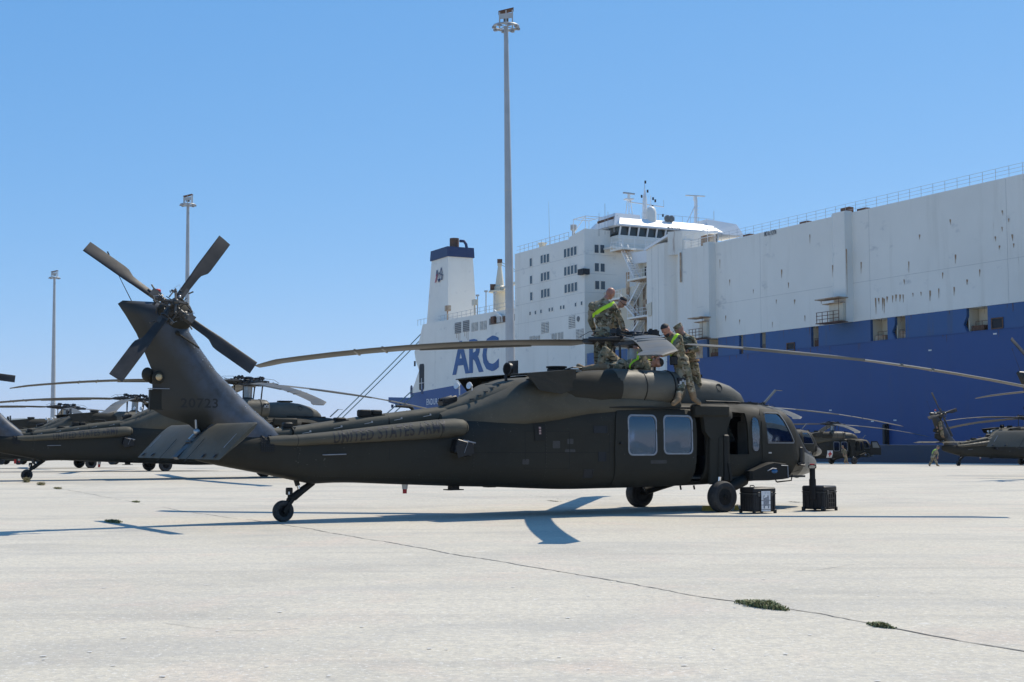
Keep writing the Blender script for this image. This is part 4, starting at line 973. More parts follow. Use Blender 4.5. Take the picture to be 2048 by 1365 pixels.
other(-25.6, 78.5, 31, 20, 55, 'most distant army helicopter at left, only rotor and roof above the others')
other(13.6, 76.4, 32, 0, 20, 'army helicopter whose nose peeps out behind the near nose')
h7 = other(26.6, 53.1, 32, 80, -15, 'army helicopter cut off by the right edge, only a tail fin corner showing')
h6 = other(38, 101, 33, 27, -40, 'army helicopter at right with a crewman on its tail fin', z=gz(98))
for k in h6.children:
    if k.name.startswith('stabilator') and k.type == 'EMPTY': k.rotation_euler = (0, R(-4), 0)
h5 = other(27.9, 119, 31, -4, 40, 'ambulance helicopter with a red cross panel, parked before the blue ship side')
bp = MB(); v, F = tess([(-1.85, .62), (-1.23, .62), (-1.23, 1.19), (-1.85, 1.19)], (), .2); shell_patch(bp, v, F, side_proj(-1), .05, .06); pn_ = bp.build('red_cross_panel', 'white_paint', h5, smooth=False)
bp = MB()
for P_ in ([(-1.60, .70), (-1.48, .70), (-1.48, 1.11), (-1.60, 1.11)], [(-1.73, .845), (-1.35, .845), (-1.35, .965), (-1.73, .965)]):
    v, F = tess(P_, (), .2); shell_patch(bp, v, F, side_proj(-1), .062 if P_[0][0] < -1.7 else .064, .07 if P_[0][0] < -1.7 else .072)
bp.build('red_cross', 'red_cross', pn_, smooth=False)
# its open cockpit door swung forward
bp = MB(); bp.prism([(3.35, -1.0, .8), (4.0, -1.75, .8), (4.0, -1.75, 1.4), (3.8, -1.5, 2.0), (3.45, -1.1, 2.0)], (.05, .04, 0)); dd = bp.build('open_cockpit_door', 'olive_dark', h5, smooth=False)
bp = MB(); bp.prism([(3.52, -1.25, 1.42), (3.9, -1.68, 1.42), (3.76, -1.5, 1.9), (3.5, -1.2, 1.9)], (-.02, -.02, 0)); bp.build('window_pane', 'radome_grey', dd, smooth=False)
# ---------------- the ship (t = along the hull towards the stern, o = outboard, z = up) ----------------
ship = empty('cargo_ship', SW(60, -15, -3))
tag(ship, 'huge blue and white cargo ship with rust streaks moored behind the helicopters', 'ship')
SP0 = ship.location.copy()
def sbuild(name, mb, mat, parent=None, **k):
    par = parent or ship
    mb.v = [v-SP0 for v in mb.v]
    return mb.build(name, mat, par, **k)
def sbox(mb, t0, t1, o0, o1, z0, z1):
    P = [SW(t, o, z) for z in (z0, z1) for t, o in ((t0, o0), (t1, o0), (t1, o1), (t0, o1))]
    mb.add(P, [(0, 3, 2, 1), (4, 5, 6, 7), (0, 1, 5, 4), (1, 2, 6, 5), (2, 3, 7, 6), (3, 0, 4, 7)])
def sprism(mb, prof, o0, o1):      # profile in (t, z), extruded across the ship
    mb.prism([SW(t, o0, z) for t, z in prof], SN*(o1-o0))
def splan(mb, plan, z0, z1):       # plan in (t, o), extruded upwards
    mb.prism([SW(t, o, z0) for t, o in plan], (0, 0, z1-z0))
BEAM = 32
# hull: lower blue body, stern counter, boot stripe
mb = MB(); sprism(mb, [(-110, 12.6), (-110, 1.35), (146, 1.35), (151, 4.5), (151.5, 11.3), (130, 12.1), (112, 12.7)], 0, -BEAM); sbuild('hull', mb, 'ship_blue', smooth=False)
mb = MB(); sprism(mb, [(-110, 1.34), (-110, -5), (138, -5), (146, 1.34)], -.02, -BEAM+.02); sbuild('boot_topping', mb, 'ship_boot', smooth=False)
# upper blue strake with notches: gaps measured off the photograph
GAPS = [(1414, 1436), (1478, 1486), (1520, 1531), (1622, 1637), (1741, 1775), (1790, 1811), (1934, 1976)]
g = [(sp(b, 660)[0], sp(a, 660)[0]) for a, b in GAPS]          # (t low, t high)
g = sorted(g); tt = -110.0; TB = 83.0
for i in range(len(g)+1):
    t1 = g[i][0] if i < len(g) else TB
    mb = MB(); zt = 15.0
    if i in (1, 2): sprism(mb, [(tt, 12.62), (t1, 12.62), (t1, zt), (tt, zt), (tt, 14.2), (tt+.45, 13.4)], 0, -.35)
    else: sbox(mb, tt, t1, -.35, 0, 12.62, zt)
    for k in range(3):
        if t1-tt > 6 and random.random() < .8: q = tt+(t1-tt)*random.uniform(.1, .9); sbox(mb, q, q+.8, -.3, -.02, zt-.01, zt+.25)
    sbuild('bulwark_panel', mb, 'bulwark_blue', smooth=False)
    if i < len(g): tt = g[i][1]
mb = MB(); sbox(mb, -110, TB, -3.2, -.36, 12.55, 12.66); sbuild('mooring_deck', mb, 'rust_dark', smooth=False)
mb = MB(); sbox(mb, -110, TB, -1.9, -1.7, 12.6, 15.0); sbuild('recess_wall', mb, 'ship_cream', smooth=False)
for i, (a, b) in enumerate(g):
    mb = MB(); sbox(mb, b, b+.12, -1.7, -.36, 12.66, 14.98); sbuild('recess_frame', mb, 'ship_cream', smooth=False); mb = MB(); sbox(mb, a-.12, a, -1.7, -.36, 12.66, 14.98); sbuild('recess_frame', mb, 'ship_cream', smooth=False)
    wd = b-a
    mb = MB(); sbox(mb, a+wd*.35, a+wd*.95, -1.6, -.5, 12.66, 13.25+.2*(i % 2)); mb.cyl(SW(a+wd*.2, -1, 12.66), SW(a+wd*.2, -1, 13.3), .22, n=8)
    if i % 2: sbox(mb, a+wd*.1, a+wd*.4, -1.2, -.5, 13.2, 13.35)
    sbuild('mooring_winch', mb, 'rust' if i % 3 else 'rust_dark', smooth=False)
    mb = MB()
    for k in range(3): mb.bar(SW(a+.1+wd*.3*k, -.2, 12.66), SW(a+.1+wd*.3*k, -.2, 13.6), .05, .05)
    mb.bar(SW(a+.1, -.2, 13.6), SW(a+.1+wd*.6, -.2, 13.6), .05, .05); mb.bar(SW(a+.1, -.2, 13.15), SW(a+.1+wd*.6, -.2, 13.15), .04, .04); sbuild('recess_railing', mb, 'rust_dark', smooth=False)
for px, py in ((1582, 695), (1995, 647)):
    t, z = sp(px, py); mb = MB(); sbox(mb, t-.65, t+.65, -.1, .03, z-.45, z+.45); sbuild('chock_opening', mb, 'dark_opening', smooth=False)
    mb = MB()
    for (a0, a1, b0, b1) in ((-.75, .75, .45, .55), (-.75, .75, -.55, -.45), (-.75, -.65, -.45, .45), (.65, .75, -.45, .45)): sbox(mb, t+a0, t+a1, -.1, .10, z+b0, z+b1)
    sbuild('opening_rim', mb, 'rust_dark', smooth=False)
t, z = sp(1395, 705); mb = MB(); sbox(mb, t-1.2, t+1.2, -.1, .02, z-.9, z+.9); sbuild('rusty_patch', mb, 'rust', smooth=False)
t, z = sp(1775, 880); mb = MB(); sbox(mb, t-.28, t+.28, 0, .35, 1.4, 3.6); sbox(mb, t-.16, t+.16, .35, .55, 1.4, 3.5); sbuild('rubber_fender', mb, 'black_plastic', smooth=False)
for px, py in ((1745, 843), (1790, 841), (1990, 668), (1661, 821), (1860, 701)):
    t, z = sp(px, py); mb = MB(); sbox(mb, t-.22, t+.22, 0, .015, z-.07, z+.07); sbuild('draught_mark', mb, 'ship_white', smooth=False)
# horizontal weld lines of the blue side
mb = MB(); sbox(mb, -100, 83, 0, .04, 12.55, 12.63); sbuild('rubbing_strake', mb, 'ship_blue', smooth=False)

# garage: long white wall built of plates
T0, T1, ZG = -110, 58.5, 27.3
mb = MB()
edges = [T1, 54.2, 49.8]; q = 49.8
rib_t = [sp(1706, 500)[0], sp(1665, 500)[0]]
mb = MB(); sbox(mb, T0, T1, -BEAM, 0, 15.02, ZG); sbuild('garage_block', mb, 'ship_white', smooth=False)
# rust runs below leaking scuppers and fittings (measured positions), faint plate seams
RS = [(1564, 540, 10), (1577, 566, 8), (1818, 524, 14), (1808, 560, 6), (1912, 510, 10), (1886, 546, 5), (1751, 597, 14), (1757, 597, 6), (1766, 596, 12), (1769, 598, 14), (1775, 594, 5), (1786, 592, 6), (1793, 590, 6), (1801, 590, 7), (1806, 590, 7), (1826, 587, 4), (1842, 585, 3), (1861, 582, 9), (1878, 578, 8), (1909, 575, 7),
      (2004, 422, 4), (2018, 438, 4), (2004, 455, 4), (2024, 470, 5), (2028, 488, 4), (1990, 474, 4), (2000, 492, 3), (1507, 580, 5), (1460, 560, 6), (1590, 600, 5), (1642, 600, 6), (1705, 500, 40), (1678, 532, 14), (1723, 525, 12), (1640, 640, 8), (1620, 470, 8), (1840, 470, 5), (1900, 440, 5), (1376, 575, 18), (1452, 632, 6), (1480, 640, 7), (1545, 645, 5), (1553, 600, 6), (1610, 632, 7), (1935, 560, 5), (1960, 540, 6), (1440, 520, 10)]
mb = MB()
for px, py, L_ in RS:
    t, z = sp(px, py); L_ = L_*.058*random.uniform(.8, 1.3); w_ = random.uniform(.05, .10); oo = .02 if not 1405 < px < 1432 and not 1664 < px < 1707 else .9
    for k in range(2):
        dt = random.uniform(-.1, .1)*k; mb.add([SW(t-w_+dt, oo+.003*k, z), SW(t+w_+dt, oo+.003*k, z+.05), SW(t+w_*.25+dt, oo+.003*k, z-L_*(1+.8*k)), SW(t-w_*.3+dt, oo+.003*k, z-L_*(.8+.8*k))], [(0, 1, 2, 3)])
tag(sbuild('rust_runs', mb, 'rust_stain', smooth=False), kind='stuff')
mb = MB()
for i in range(46):
    t = random.uniform(-20, 48); z = random.choice((12.62, 15.0)); L_ = random.uniform(.3, 1.2); w_ = random.uniform(.02, .06)
    oo = .012; mb.add([SW(t-w_, oo, z if z < 14 else 14.98), SW(t+w_, oo, z if z < 14 else 14.98), SW(t+w_*.4, oo, z-L_), SW(t-w_*.4, oo, z-L_*.8)], [(0, 1, 2, 3)])
tag(sbuild('grime_runs', mb, 'rust_dark', smooth=False), kind='stuff')
mb = MB(); sbox(mb, T0, T1-.2, 0, .010, 19.3, 19.33); sbuild('weld_seam', mb, 'seam_grey', smooth=False)
for t in (40.5, 21.0, 1.5, -17): mb = MB(); sbox(mb, t, t+.03, .0, .010, 15.05, ZG-.1); sbuild('weld_seam', mb, 'seam_grey', smooth=False)
# two vertical service ducts with rusty platforms
for (a, b, zb) in ((1407, 1431, 15.4), (1665, 1706, 16.0)):
    ta, tb = sp(b, 560)[0], sp(a, 560)[0]
    mb = MB(); splan(mb, [(ta, 0), (ta+.25, .85), (tb-1.2, .85), (tb, 0)], 15.0, ZG+.15); sbuild('service_duct', mb, 'ship_white', smooth=False)
    pf = MB(); sbox(pf, ta-.2, tb+.4, .9, 2.3, 17.6, 17.72); sbox(pf, ta+.3, tb-.2, .9, 1.7, 17.1, 17.2)
    p_ = sbuild('platform', pf, 'rust', smooth=False)
    mb = MB(); sbox(mb, ta+.3, tb-.8, .9, 1.25, 15.2, 17.1); sbuild('duct_casing', mb, 'ship_cream', p_, smooth=False)
    mb = MB()
    for k in range(5):
        tq = ta-.1+(tb-ta+.3)*k/4; mb.bar(SW(tq, 2.2, 15.0), SW(tq, 2.2, 16.2), .07, .07)
    for zz in (15.4, 15.8, 16.2): mb.bar(SW(ta-.1, 2.2, zz), SW(tb+.3, 2.2, zz), .06, .06)
    mb.bar(SW(ta-.1, 2.2, 17.6), SW(ta-.1, 2.2, 15), .05, .05); sbuild('railing', mb, 'rust_dark', p_, smooth=False)
    mb = MB(); sbox(mb, ta-.1, tb+.3, .9, 2.3, 14.92, 15.02); sbuild('lower_platform', mb, 'rust_dark', p_, smooth=False)
# chamfered end tower of the garage
t_a, t_b, t_c, t_d = 66.0, 58.5, 53.2, 52.0
mb = MB(); splan(mb, [(t_a, -12), (t_a, .2), (61.6, .2), (60.2, -.9), (58.2, -.9), (58.2, -12)], 8, 28.9); 
sbuild('end_tower', mb, 'ship_white', smooth=False)
mb = MB(); mb.prism([SW(t_a+.1, .35, 28.9), SW(t_a+.1, -9, 28.9), SW(t_a+.1, -9, 29.6), SW(t_a+.1, .35, 29.0)], SU*0.02); 
P8 = [SW(66.2, .4, 28.7), SW(60.4, .4, 29.9), SW(60.4, -8, 31.0), SW(66.2, -8, 30.2)]; mb = MB(); mb.prism([P8[0], P8[1], P8[2], P8[3]], (0, 0, -.35)); sbuild('sloped_cap', mb, 'white_paint', smooth=False)
mb = MB(); splan(mb, [(60.4, .35), (58.6, -.8), (58.0, -4), (60.2, -4)], 27, 30.2); sbuild('tower_fin', mb, 'ship_white', smooth=False)
for t in (64.6, 63.0): mb = MB(); sbox(mb, t, t+.05, .2, .215, 9, 28.8); sbuild('weld_seam', mb, 'seam_grey', smooth=False)
mb = MB(); splan(mb, [(58.2, 0.01), (56.4, .25), (54.9, .25), (54.0, 0)], 15, ZG+.02); sbuild('wall_facet', mb, 'ship_white', smooth=False)
mb = MB(); mb.prism([SW(66.1, .22, 20.8), SW(64.7, .22, 21.0), SW(64.7, .22, 19.2), SW(65.5, .22, 19.1)], SN*.12); sbuild('tower_hatch', mb, 'ship_cream', smooth=False)
mb = MB(); sbox(mb, 57.3, 57.6, .26, .34, 23, 27.0); sbuild('drain_pipe', mb, 'rust', smooth=False)
# railing along the garage roof
mb = MB(); t = -14.0
while t < 56: mb.bar(SW(t, -.25, ZG), SW(t, -.25, ZG+1.15), .035, .035); t += 1.7
for zz in (.4, .78, 1.15): mb.bar(SW(-14, -.25, ZG+zz), SW(56, -.25, ZG+zz), .025, .025)
tag(sbuild('roof_railing', mb, 'mast_grey', smooth=False), kind='stuff')
for px in (1486, 1600, 1683, 1716):
    t = sp(px, 460)[0]; mb = MB(); sbox(mb, t-.7, t+.7, -1.2, -.5, ZG, ZG+.35+.5*(px == 1683)); sbuild('roof_vent', mb, 'rust_dark', smooth=False)
t = sp(1398, 470)[0]; mb = MB(); sbox(mb, t-1, t+1, -2, -1, ZG, ZG+1.6); sbuild('roof_locker', mb, 'rust', smooth=False)
mb = MB()
for k in range(5): mb.bar(SW(57-2*k/1.2, -.3, ZG), SW(57-2*k/1.2, -.3, ZG+2.1), .07, .07)
mb.bar(SW(57, -.3, ZG+2.1), SW(50.3, -.3, ZG+2.1), .07, .07); mb.bar(SW(57, -.3, ZG+1.1), SW(50.3, -.3, ZG+1.1), .07, .07); sbuild('platform_railing', mb, 'white_paint', smooth=False)

# recess behind the stair tower
TA = 83.6
mb = MB(); sbox(mb, 66.0, TA, -7, -3.4, 8, 24.5); sbox(mb, 66.0, 74.5, -7, -3.4, 24.5, 27.6); sbuild('stair_casing', mb, 'ship_cream', smooth=False)
mb = MB(); sbox(mb, 66.0, TA, -3.4, -.4, 12.4, 12.7); sbuild('stair_deck', mb, 'ship_cream', smooth=False)
mb = MB(); mb.prism([SW(73.8, -2.6, 27.6), SW(66.05, -2.6, 27.2), SW(66.05, -2.6, 29.0), SW(74.6, -2.6, 29.3)], -SN*3); sbuild('canopy', mb, 'white_paint', smooth=False)
mb = MB(); sbox(mb, 66.1, 72, -3.42, -3.3, 25.2, 27.0); sbuild('canopy_opening', mb, 'dark_opening', smooth=False)
def otz(px, py, o=-1.6): return sp(px, py, o)
FL = [((1243, 503), (1268, 556)), ((1279, 566), (1256, 610)), ((1241, 603), (1269, 633)), ((1277, 643), (1259, 672)), ((1258, 672), (1274, 700))]
for i, (a, b) in enumerate(FL):
    (ta, za), (tb, zb) = otz(*a), otz(*b)
    f = empty('stair_flight', SW(ta, -1.6, za)-SP0); f.parent = ship
    q0 = f.location+SP0
    mb = MB()
    for oo in (-1.6, -2.6): mb.bar(SW(ta, oo, za)-q0, SW(tb, oo, zb)-q0, .06, .25)
    mb.build('stringer', 'white_paint', f, smooth=False)
    n = 11
    for k in range(1, n):
        m_ = MB(); u = k/n; m_.bar(SW(ta+(tb-ta)*u, -1.6, za+(zb-za)*u)-q0, SW(ta+(tb-ta)*u, -2.6, za+(zb-za)*u)-q0, .28, .05)
        m_.build('tread', 'seam_grey', f, smooth=False)
    mb = MB()
    for oo in (-1.55, -2.65):
        for hh in (.55, 1.05): mb.bar(SW(ta, oo, za+hh)-q0, SW(tb, oo, zb+hh)-q0, .045, .045)
        for k in range(5): u = k/4; mb.bar(SW(ta+(tb-ta)*u, oo, za+(zb-za)*u)-q0, SW(ta+(tb-ta)*u, oo, za+(zb-za)*u+1.05)-q0, .04, .04)
    mb.build('handrail', 'white_paint', f, smooth=False)
for (a, b, y) in ((1262, 1300, 559), (1225, 1250, 598), (1262, 1302, 635), (1228, 1252, 500), (1250, 1275, 700)):
    (ta, za), (tb, zb) = otz(a, y), otz(b, y)
    mb = MB(); sbox(mb, tb, ta, -3.3, -.9, za-.35, za-.1); pl = sbuild('landing', mb, 'ship_white', smooth=False)
    mb = MB()
    for k in range(5): tq = tb+(ta-tb)*k/4; mb.bar(SW(tq, -1.0, za-.1), SW(tq, -1.0, za+1.0), .05, .05)
    for hh in (.5, 1.0): mb.bar(SW(tb, -1.0, za+hh), SW(ta, -1.0, za+hh), .045, .045)
    sbuild('railing', mb, 'white_paint', pl, smooth=False)
    mb = MB(); sbox(mb, tb+.3, ta-.3, -3.3, -1.2, za-.36, za-.42); sbuild('rusty_underside', mb, 'rust', pl, smooth=False)
for px, py, hh in ((1287, 546, .9), (1287, 613, .9)):
    t, z = otz(px, py); mb = MB(); sbox(mb, t-.55, t+.55, -3.3, -2.6, z-.5, z+.45); sbuild('fire_hose_box', mb, 'red', smooth=False)
for (px, y0, y1, wd, m_) in ((1256, 545, 600, .35, 'rust'), (1290, 570, 640, .4, 'rust'), (1296, 640, 690, .7, 'rust'), (1289, 572, 600, .9, 'ship_cream'), (1276, 590, 640, .08, 'rust'), (1270, 600, 690, .1, 'rust_dark')):
    t, z0 = sp(px, y1, -3.3); _, z1 = sp(px, y0, -3.3); mb = MB(); sbox(mb, t-wd, t+wd, -3.36, -3.2, z0, z1); sbuild('vertical_trunk', mb, m_, smooth=False)

# accommodation block
mb = MB(); sbox(mb, TA, 106.8, -BEAM, 0, 12.2, 33.0); sbuild('accommodation_block', mb, 'ship_white', smooth=False)
mb = MB(); sprism(mb, [(TA, 33.0), (88.5, 33.0), (88.5, 33.3), (TA, 34.0)], -.01, -4.5); sbuild('bridge_wing_base', mb, 'ship_white', smooth=False)
for z in (30.1, 27.2, 24.3, 21.2):
    mb = MB(); sbox(mb, TA-.02, 106.6, 0, .012, z, z+.04); sbuild('weld_seam', mb, 'seam_grey', smooth=False)
    mb = MB(); sbox(mb, TA-.015, TA, -5.6, -.05, z, z+.04); sbuild('weld_seam', mb, 'seam_grey', smooth=False)
def c2(x, y): return 1020+x*300/1241, 370+y*330/1365
def window_at(px, py, w_, h_, o=0.0):
    t, z = sp(px, py, o); mb = MB(); sbox(mb, t-w_/2, t+w_/2, o-.02, o+.03, z-h_/2, z+h_/2); wn = sbuild('window_pane', mb, 'ship_glass', smooth=False); wn.name = 'window'
    mb = MB(); f = .07
    for (a0, a1, b0, b1) in ((-w_/2-f, w_/2+f, h_/2, h_/2+f), (-w_/2-f, w_/2+f, -h_/2-f, -h_/2), (-w_/2-f, -w_/2, -h_/2, h_/2), (w_/2, w_/2+f, -h_/2, h_/2)): sbox(mb, t+a0, t+a1, o, o+.06, z+b0, z+b1)
    sbuild('frame', mb, 'ship_white', wn, smooth=False)
rows = [[(174, 642), (264, 618), (290, 612), (316, 606), (458, 567), (486, 560), (514, 553), (542, 545)],
        [(176, 787), (266, 765), (292, 758), (318, 752), (460, 717), (488, 710), (516, 703), (545, 697)],
        [(178, 923), (268, 903), (294, 896), (320, 892), (463, 861), (491, 855), (519, 849), (547, 842)]]
for r_ in rows:
    for q in r_: window_at(*c2(*q), .75, 1.30)
for q in [(168, 1065), (212, 1057), (258, 1048), (328, 1034), (351, 1030), (422, 1016), (446, 1012), (544, 992), (594, 980)]: window_at(*c2(*q), .48, .55)
for q in [(715, 530), (762, 532), (717, 683), (765, 686), (720, 830), (768, 832)]:
    px, py = c2(*q); o, z = st(px, py, TA); mb = MB()
    P = lambda a, b: None
    sbox(mb, TA-.04, TA+.02, o-.36, o+.36, z-.62, z+.62); wn = sbuild('window', mb, 'ship_glass', smooth=False)
    mb = MB()
    for (a0, a1, b0, b1) in ((-.43, .43, .62, .69), (-.43, .43, -.69, -.62), (-.43, -.36, -.62, .62), (.36, .43, -.62, .62)): sbox(mb, TA-.07, TA, o+a0, o+a1, z+b0, z+b1)
    sbuild('frame', mb, 'ship_white', wn, smooth=False)
t, z = sp(1166, 545); mb = MB(); sbox(mb, TA-.5, TA+1.1, -.6, .6, z-.4, z+.45); sbuild('camera_housing', mb, 'dark_opening', smooth=False)
def louvre(px, py, w_, h_):
    for s_ in (-1, 1):
        t, z = sp(px, py); tc = t+s_*w_*.27; mb = MB(); sbox(mb, tc-w_*.22, tc+w_*.22, 0, .03, z-h_/2, z+h_/2); lv = sbuild('louvre', mb, 'grille', smooth=False)
        mb = MB()
        for k in range(7): zz = z-h_/2+h_*(k+.5)/7; sbox(mb, tc-w_*.24, tc+w_*.24, .03, .09, zz-.03*h_, zz+.035*h_)
        sbuild('slat', mb, 'ship_white', lv, smooth=False)
for q, w_, h_ in (((290, 1182), 2.5, 1.7), ((512, 1135), 2.0, 1.9), ((578, 1235), 2.4, 1.5), ((183, 1275), 1.8, .9), ((228, 1272), 1.6, .9), ((365, 1258), 1.6, 1.1), ((418, 1252), 1.7, 1.2)): louvre(*c2(*q), w_, h_)
px, py = c2(566, 1110); t, z = sp(px, py); mb = MB(); mb.lathe([(0, .42), (.08, .42), (.08, .001)], SW(t, 0, z), SN, 16); sbuild('round_vent', mb, 'grille')
# roof railings and gear of the block
mb = MB(); t = 89.0
while t < 106.7: mb.bar(SW(t, -.3, 33), SW(t, -.3, 34.2), .06, .06); t += 1.5
for zz in (33.6, 34.2): mb.bar(SW(89, -.3, zz), SW(106.7, -.3, zz), .045, .045)
tag(sbuild('roof_railing', mb, 'mast_grey', smooth=False), kind='stuff')
t, z = sp(1085, 492, -3); mb = MB(); mb.lathe([(0, .6), (1.2, .6), (1.5, .8), (1.6, .3)], SW(t, -3, 33), (0, 0, 1), 12); sbuild('mushroom_vent', mb, 'ship_cream')
mb = MB()
for oo in (-1.0, -3.8):
    for t in (85.0, 88.8): mb.bar(SW(t, oo, 33.4), SW(t, oo, 36.2), .09, .09)
for oo in (-1.0, -3.8): mb.bar(SW(85, oo, 36.2), SW(88.8, oo, 36.2), .09, .09)
for t in (85, 86.9, 88.8): mb.bar(SW(t, -1, 36.2), SW(t, -3.8, 36.2), .09, .09)
mb.bar(SW(85, -1, 36.2), SW(88.8, -1, 34.0), .07, .07); sbuild('roof_frame', mb, 'white_paint', smooth=False)
mb = MB(); mb.lathe([(0, .25), (1.6, .25), (1.7, .5), (2.5, .5), (2.6, .1)], SW(89.6, -1.5, 33), (0, 0, 1), 12); sbuild('searchlight', mb, 'seam_grey')
mb = MB(); mb.bar(SW(83.4, -2.2, 35.0), SW(82.6, -5.2, 36.1), .3, .35); sbuild('wing_boom', mb, 'rust_dark', smooth=False)
# wheelhouse across the ship
TB0 = 80.6
o0, o1 = st(1236, 470, 81.6)[0]+1.9, st(1441, 470, 81.6)[0]
mb = MB(); splan(mb, [(TB0+1.0, o0-2), (TB0+1.0, o1), (90, o1), (90, o0-2)], 30.6, 33.1); sbuild('bridge_front', mb, 'ship_white', smooth=False)
mb = MB(); splan(mb, [(TB0+1.5, o0-2.4), (TB0+1.5, o1+.4), (89, o1+.4), (89, o0-2.4)], 33.1, 34.5); sbuild('bridge_window_band', mb, 'bridge_glass', smooth=False)
n = 11
for k in range(n+1):
    oo = (o0-2.4)+((o1+.4)-(o0-2.4))*k/n; mb = MB(); mb.bar(SW(TB0+1.45, oo, 33.1), SW(TB0+1.0, oo, 34.5), .22, .18); sbuild('window_mullion', mb, 'white_paint', smooth=False)
ro = MB()
ring0 = [(TB0+.6, o0-1.9), (TB0+.6, o1-.2), (91, o1-.2), (91, o0-1.9)]; ring1 = [(TB0+1.9, o0-2.8), (TB0+1.9, o1+1.2), (90, o1+1.2), (90, o0-2.8)]
ro.loft([[SW(a, b, 34.5) for a, b in ring0], [SW(a, b, 34.75) for a, b in ring0], [SW(a, b, 36.0) for a, b in ring1]]); sbuild('bridge_roof', ro, 'white_paint', smooth=False)
mb = MB(); mb.loft([[SW(82, -4.2, 34.6), SW(82, -9.5, 34.6), SW(88, -9.5, 34.6), SW(88, -4.2, 34.6)], [SW(82.6, -4.9, 36.6), SW(82.6, -9.2, 36.6), SW(87.6, -9.2, 36.6), SW(87.6, -4.9, 36.6)]]); sbuild('roof_house', mb, 'white_paint', smooth=False)
mb = MB(); mb.loft([[SW(82, -21.5, 34.6), SW(82, -28.5, 34.6), SW(88, -28.5, 34.6), SW(88, -21.5, 34.6)], [SW(82.6, -21.7, 36.9), SW(82.6, -27.4, 36.5), SW(87.6, -27.4, 36.5), SW(87.6, -21.7, 36.9)]]); sbuild('wing_house', mb, 'white_paint', smooth=False)
# open wing rail in front
mb = MB()
for k in range(9): oo = -3.3-2.0*k; mb.bar(SW(TB0+.5, oo, 31.2), SW(TB0+.5, oo, 32.6), .06, .06)
for zz in (31.8, 32.6): mb.bar(SW(TB0+.5, -3.3, zz), SW(TB0+.5, -19.3, zz), .05, .05)
sbuild('bridge_railing', mb, 'white_paint', smooth=False)
mb = MB(); sbox(mb, TB0+.4, TA, -20, -3.3, 30.9, 31.2); sbuild('bridge_deck', mb, 'ship_white', smooth=False)
# masts on the bridge roof
def mast_at(px, oo): return st(px, 430, 84.5)[0]
o_m1 = st(1258, 430, 84.5)[0]; o_m2 = st(1292, 430, 84.5)[0]; o_m3 = st(1391, 430, 84.5)[0]
mb = MB()
for dt, do in ((-.6, -.35), (-.6, .35), (.6, -.35), (.6, .35)): mb.bar(SW(84.5+dt, o_m1+do, 36.2), SW(84.5+dt*.35, o_m1+do*.35, 39.3), .09, .09)
for zz in (37, 38, 39): mb.bar(SW(84.2, o_m1-.3, zz), SW(84.2, o_m1+.3, zz), .06, .06)
sbox(mb, 83.9, 85.1, o_m1-.6, o_m1+.6, 39.2, 39.4); mb.cyl(SW(84.5, o_m1, 39.4), SW(84.5, o_m1, 40.1), .22, n=8); mm = sbuild('radar_mast', mb, 'white_paint', smooth=False)
mb = MB(); mb.bar(SW(84.5, o_m1-1.0, 40.2), SW(84.5, o_m1+1.0, 40.25), .3, .22); sbuild('radar_scanner', mb, 'mast_grey', mm, smooth=False)
mb = MB(); mb.tube([SW(84.5, o_m2+.2, 35.5), SW(84.5, o_m2+.2, 39.5), SW(84.5, o_m2+.2, 41.2)], [.45, .35, .07], 10); mb.bar(SW(84.5, o_m2+3.2, 38.9), SW(84.5, o_m2-3.3, 38.6), .16, .14); mb.bar(SW(84.5, o_m2-.9, 37.5), SW(84.5, o_m2-.9, 40.2), .1, .1); mm = sbuild('signal_mast', mb, 'white_paint')
for dz, do in ((42.0, .2), (40.6, -.2), (39.7, .9), (39.5, -1.2), (38.2, -1.1), (37.3, -1.3), (36.4, -1.3), (39.2, -1.6), (37.0, -3.0)):
    mb = MB(); mb.cyl(SW(84.3, o_m2+do, dz), SW(84.3, o_m2+do, dz+.42), .14, n=8); sbuild('signal_lamp', mb, 'dark_opening', mm)
mb = MB(); mb.cyl(SW(84.5, o_m2+.2, 41), SW(84.5, o_m2+.2, 42.5), .04, n=6); mb.cyl(SW(84.5, o_m2-3.3, 38.6), SW(84.5, o_m2-3.3, 39.7), .03, n=6); sbuild('whip', mb, 'mast_grey', mm)
mb = MB(); mb.lathe([(0, .5), (.3, .78), (1.9, .8), (2.5, .65), (2.8, .35), (2.9, .01)], SW(82.8, o_m2+.15, 35.3), (0, 0, 1), 20); sbuild('radome', mb, 'ship_white')
mb = MB(); mb.bar(SW(84.5, o_m3, 36.4), SW(84.5, o_m3-.1, 40.2), .38, .38); mb.bar(SW(84.5, o_m3+1.9, 36.0), SW(84.5, o_m3+.1, 39.2), .1, .1)
for k in range(5): mb.bar(SW(84.3, o_m3-.6, 36.8+.6*k), SW(84.3, o_m3+.1, 36.8+.6*k), .05, .05)
mb.cyl(SW(84.5, o_m3, 40.1), SW(84.5, o_m3, 40.7), .3, n=8); mm = sbuild('radar_mast', mb, 'white_paint', smooth=False)
mb = MB(); mb.bar(SW(84.5, o_m3-1.8, 40.95), SW(84.5, o_m3+1.8, 40.8), .3, .16); sbuild('radar_scanner', mb, 'ship_white', mm, smooth=False)
for px in (1330, 1338):
    oo = st(px, 440, 83)[0]; mb = MB(); mb.lathe([(0, .001), (.0, .5), (.3, .5), (.4, .2)], SW(82.5, oo, 36.4), -SU, 16); sbuild('loudhailer', mb, 'grille')
for px, h_ in ((1198, 2.0), (1210, 3.2), (1216, 1.8), (1228, 1.4)):
    t, z = sp(px, 440, -2.5); mb = MB(); mb.cyl(SW(t, -2.5, 33), SW(t, -2.5, 34.5+h_), .035, n=5); sbuild('aerial', mb, 'mast_grey')
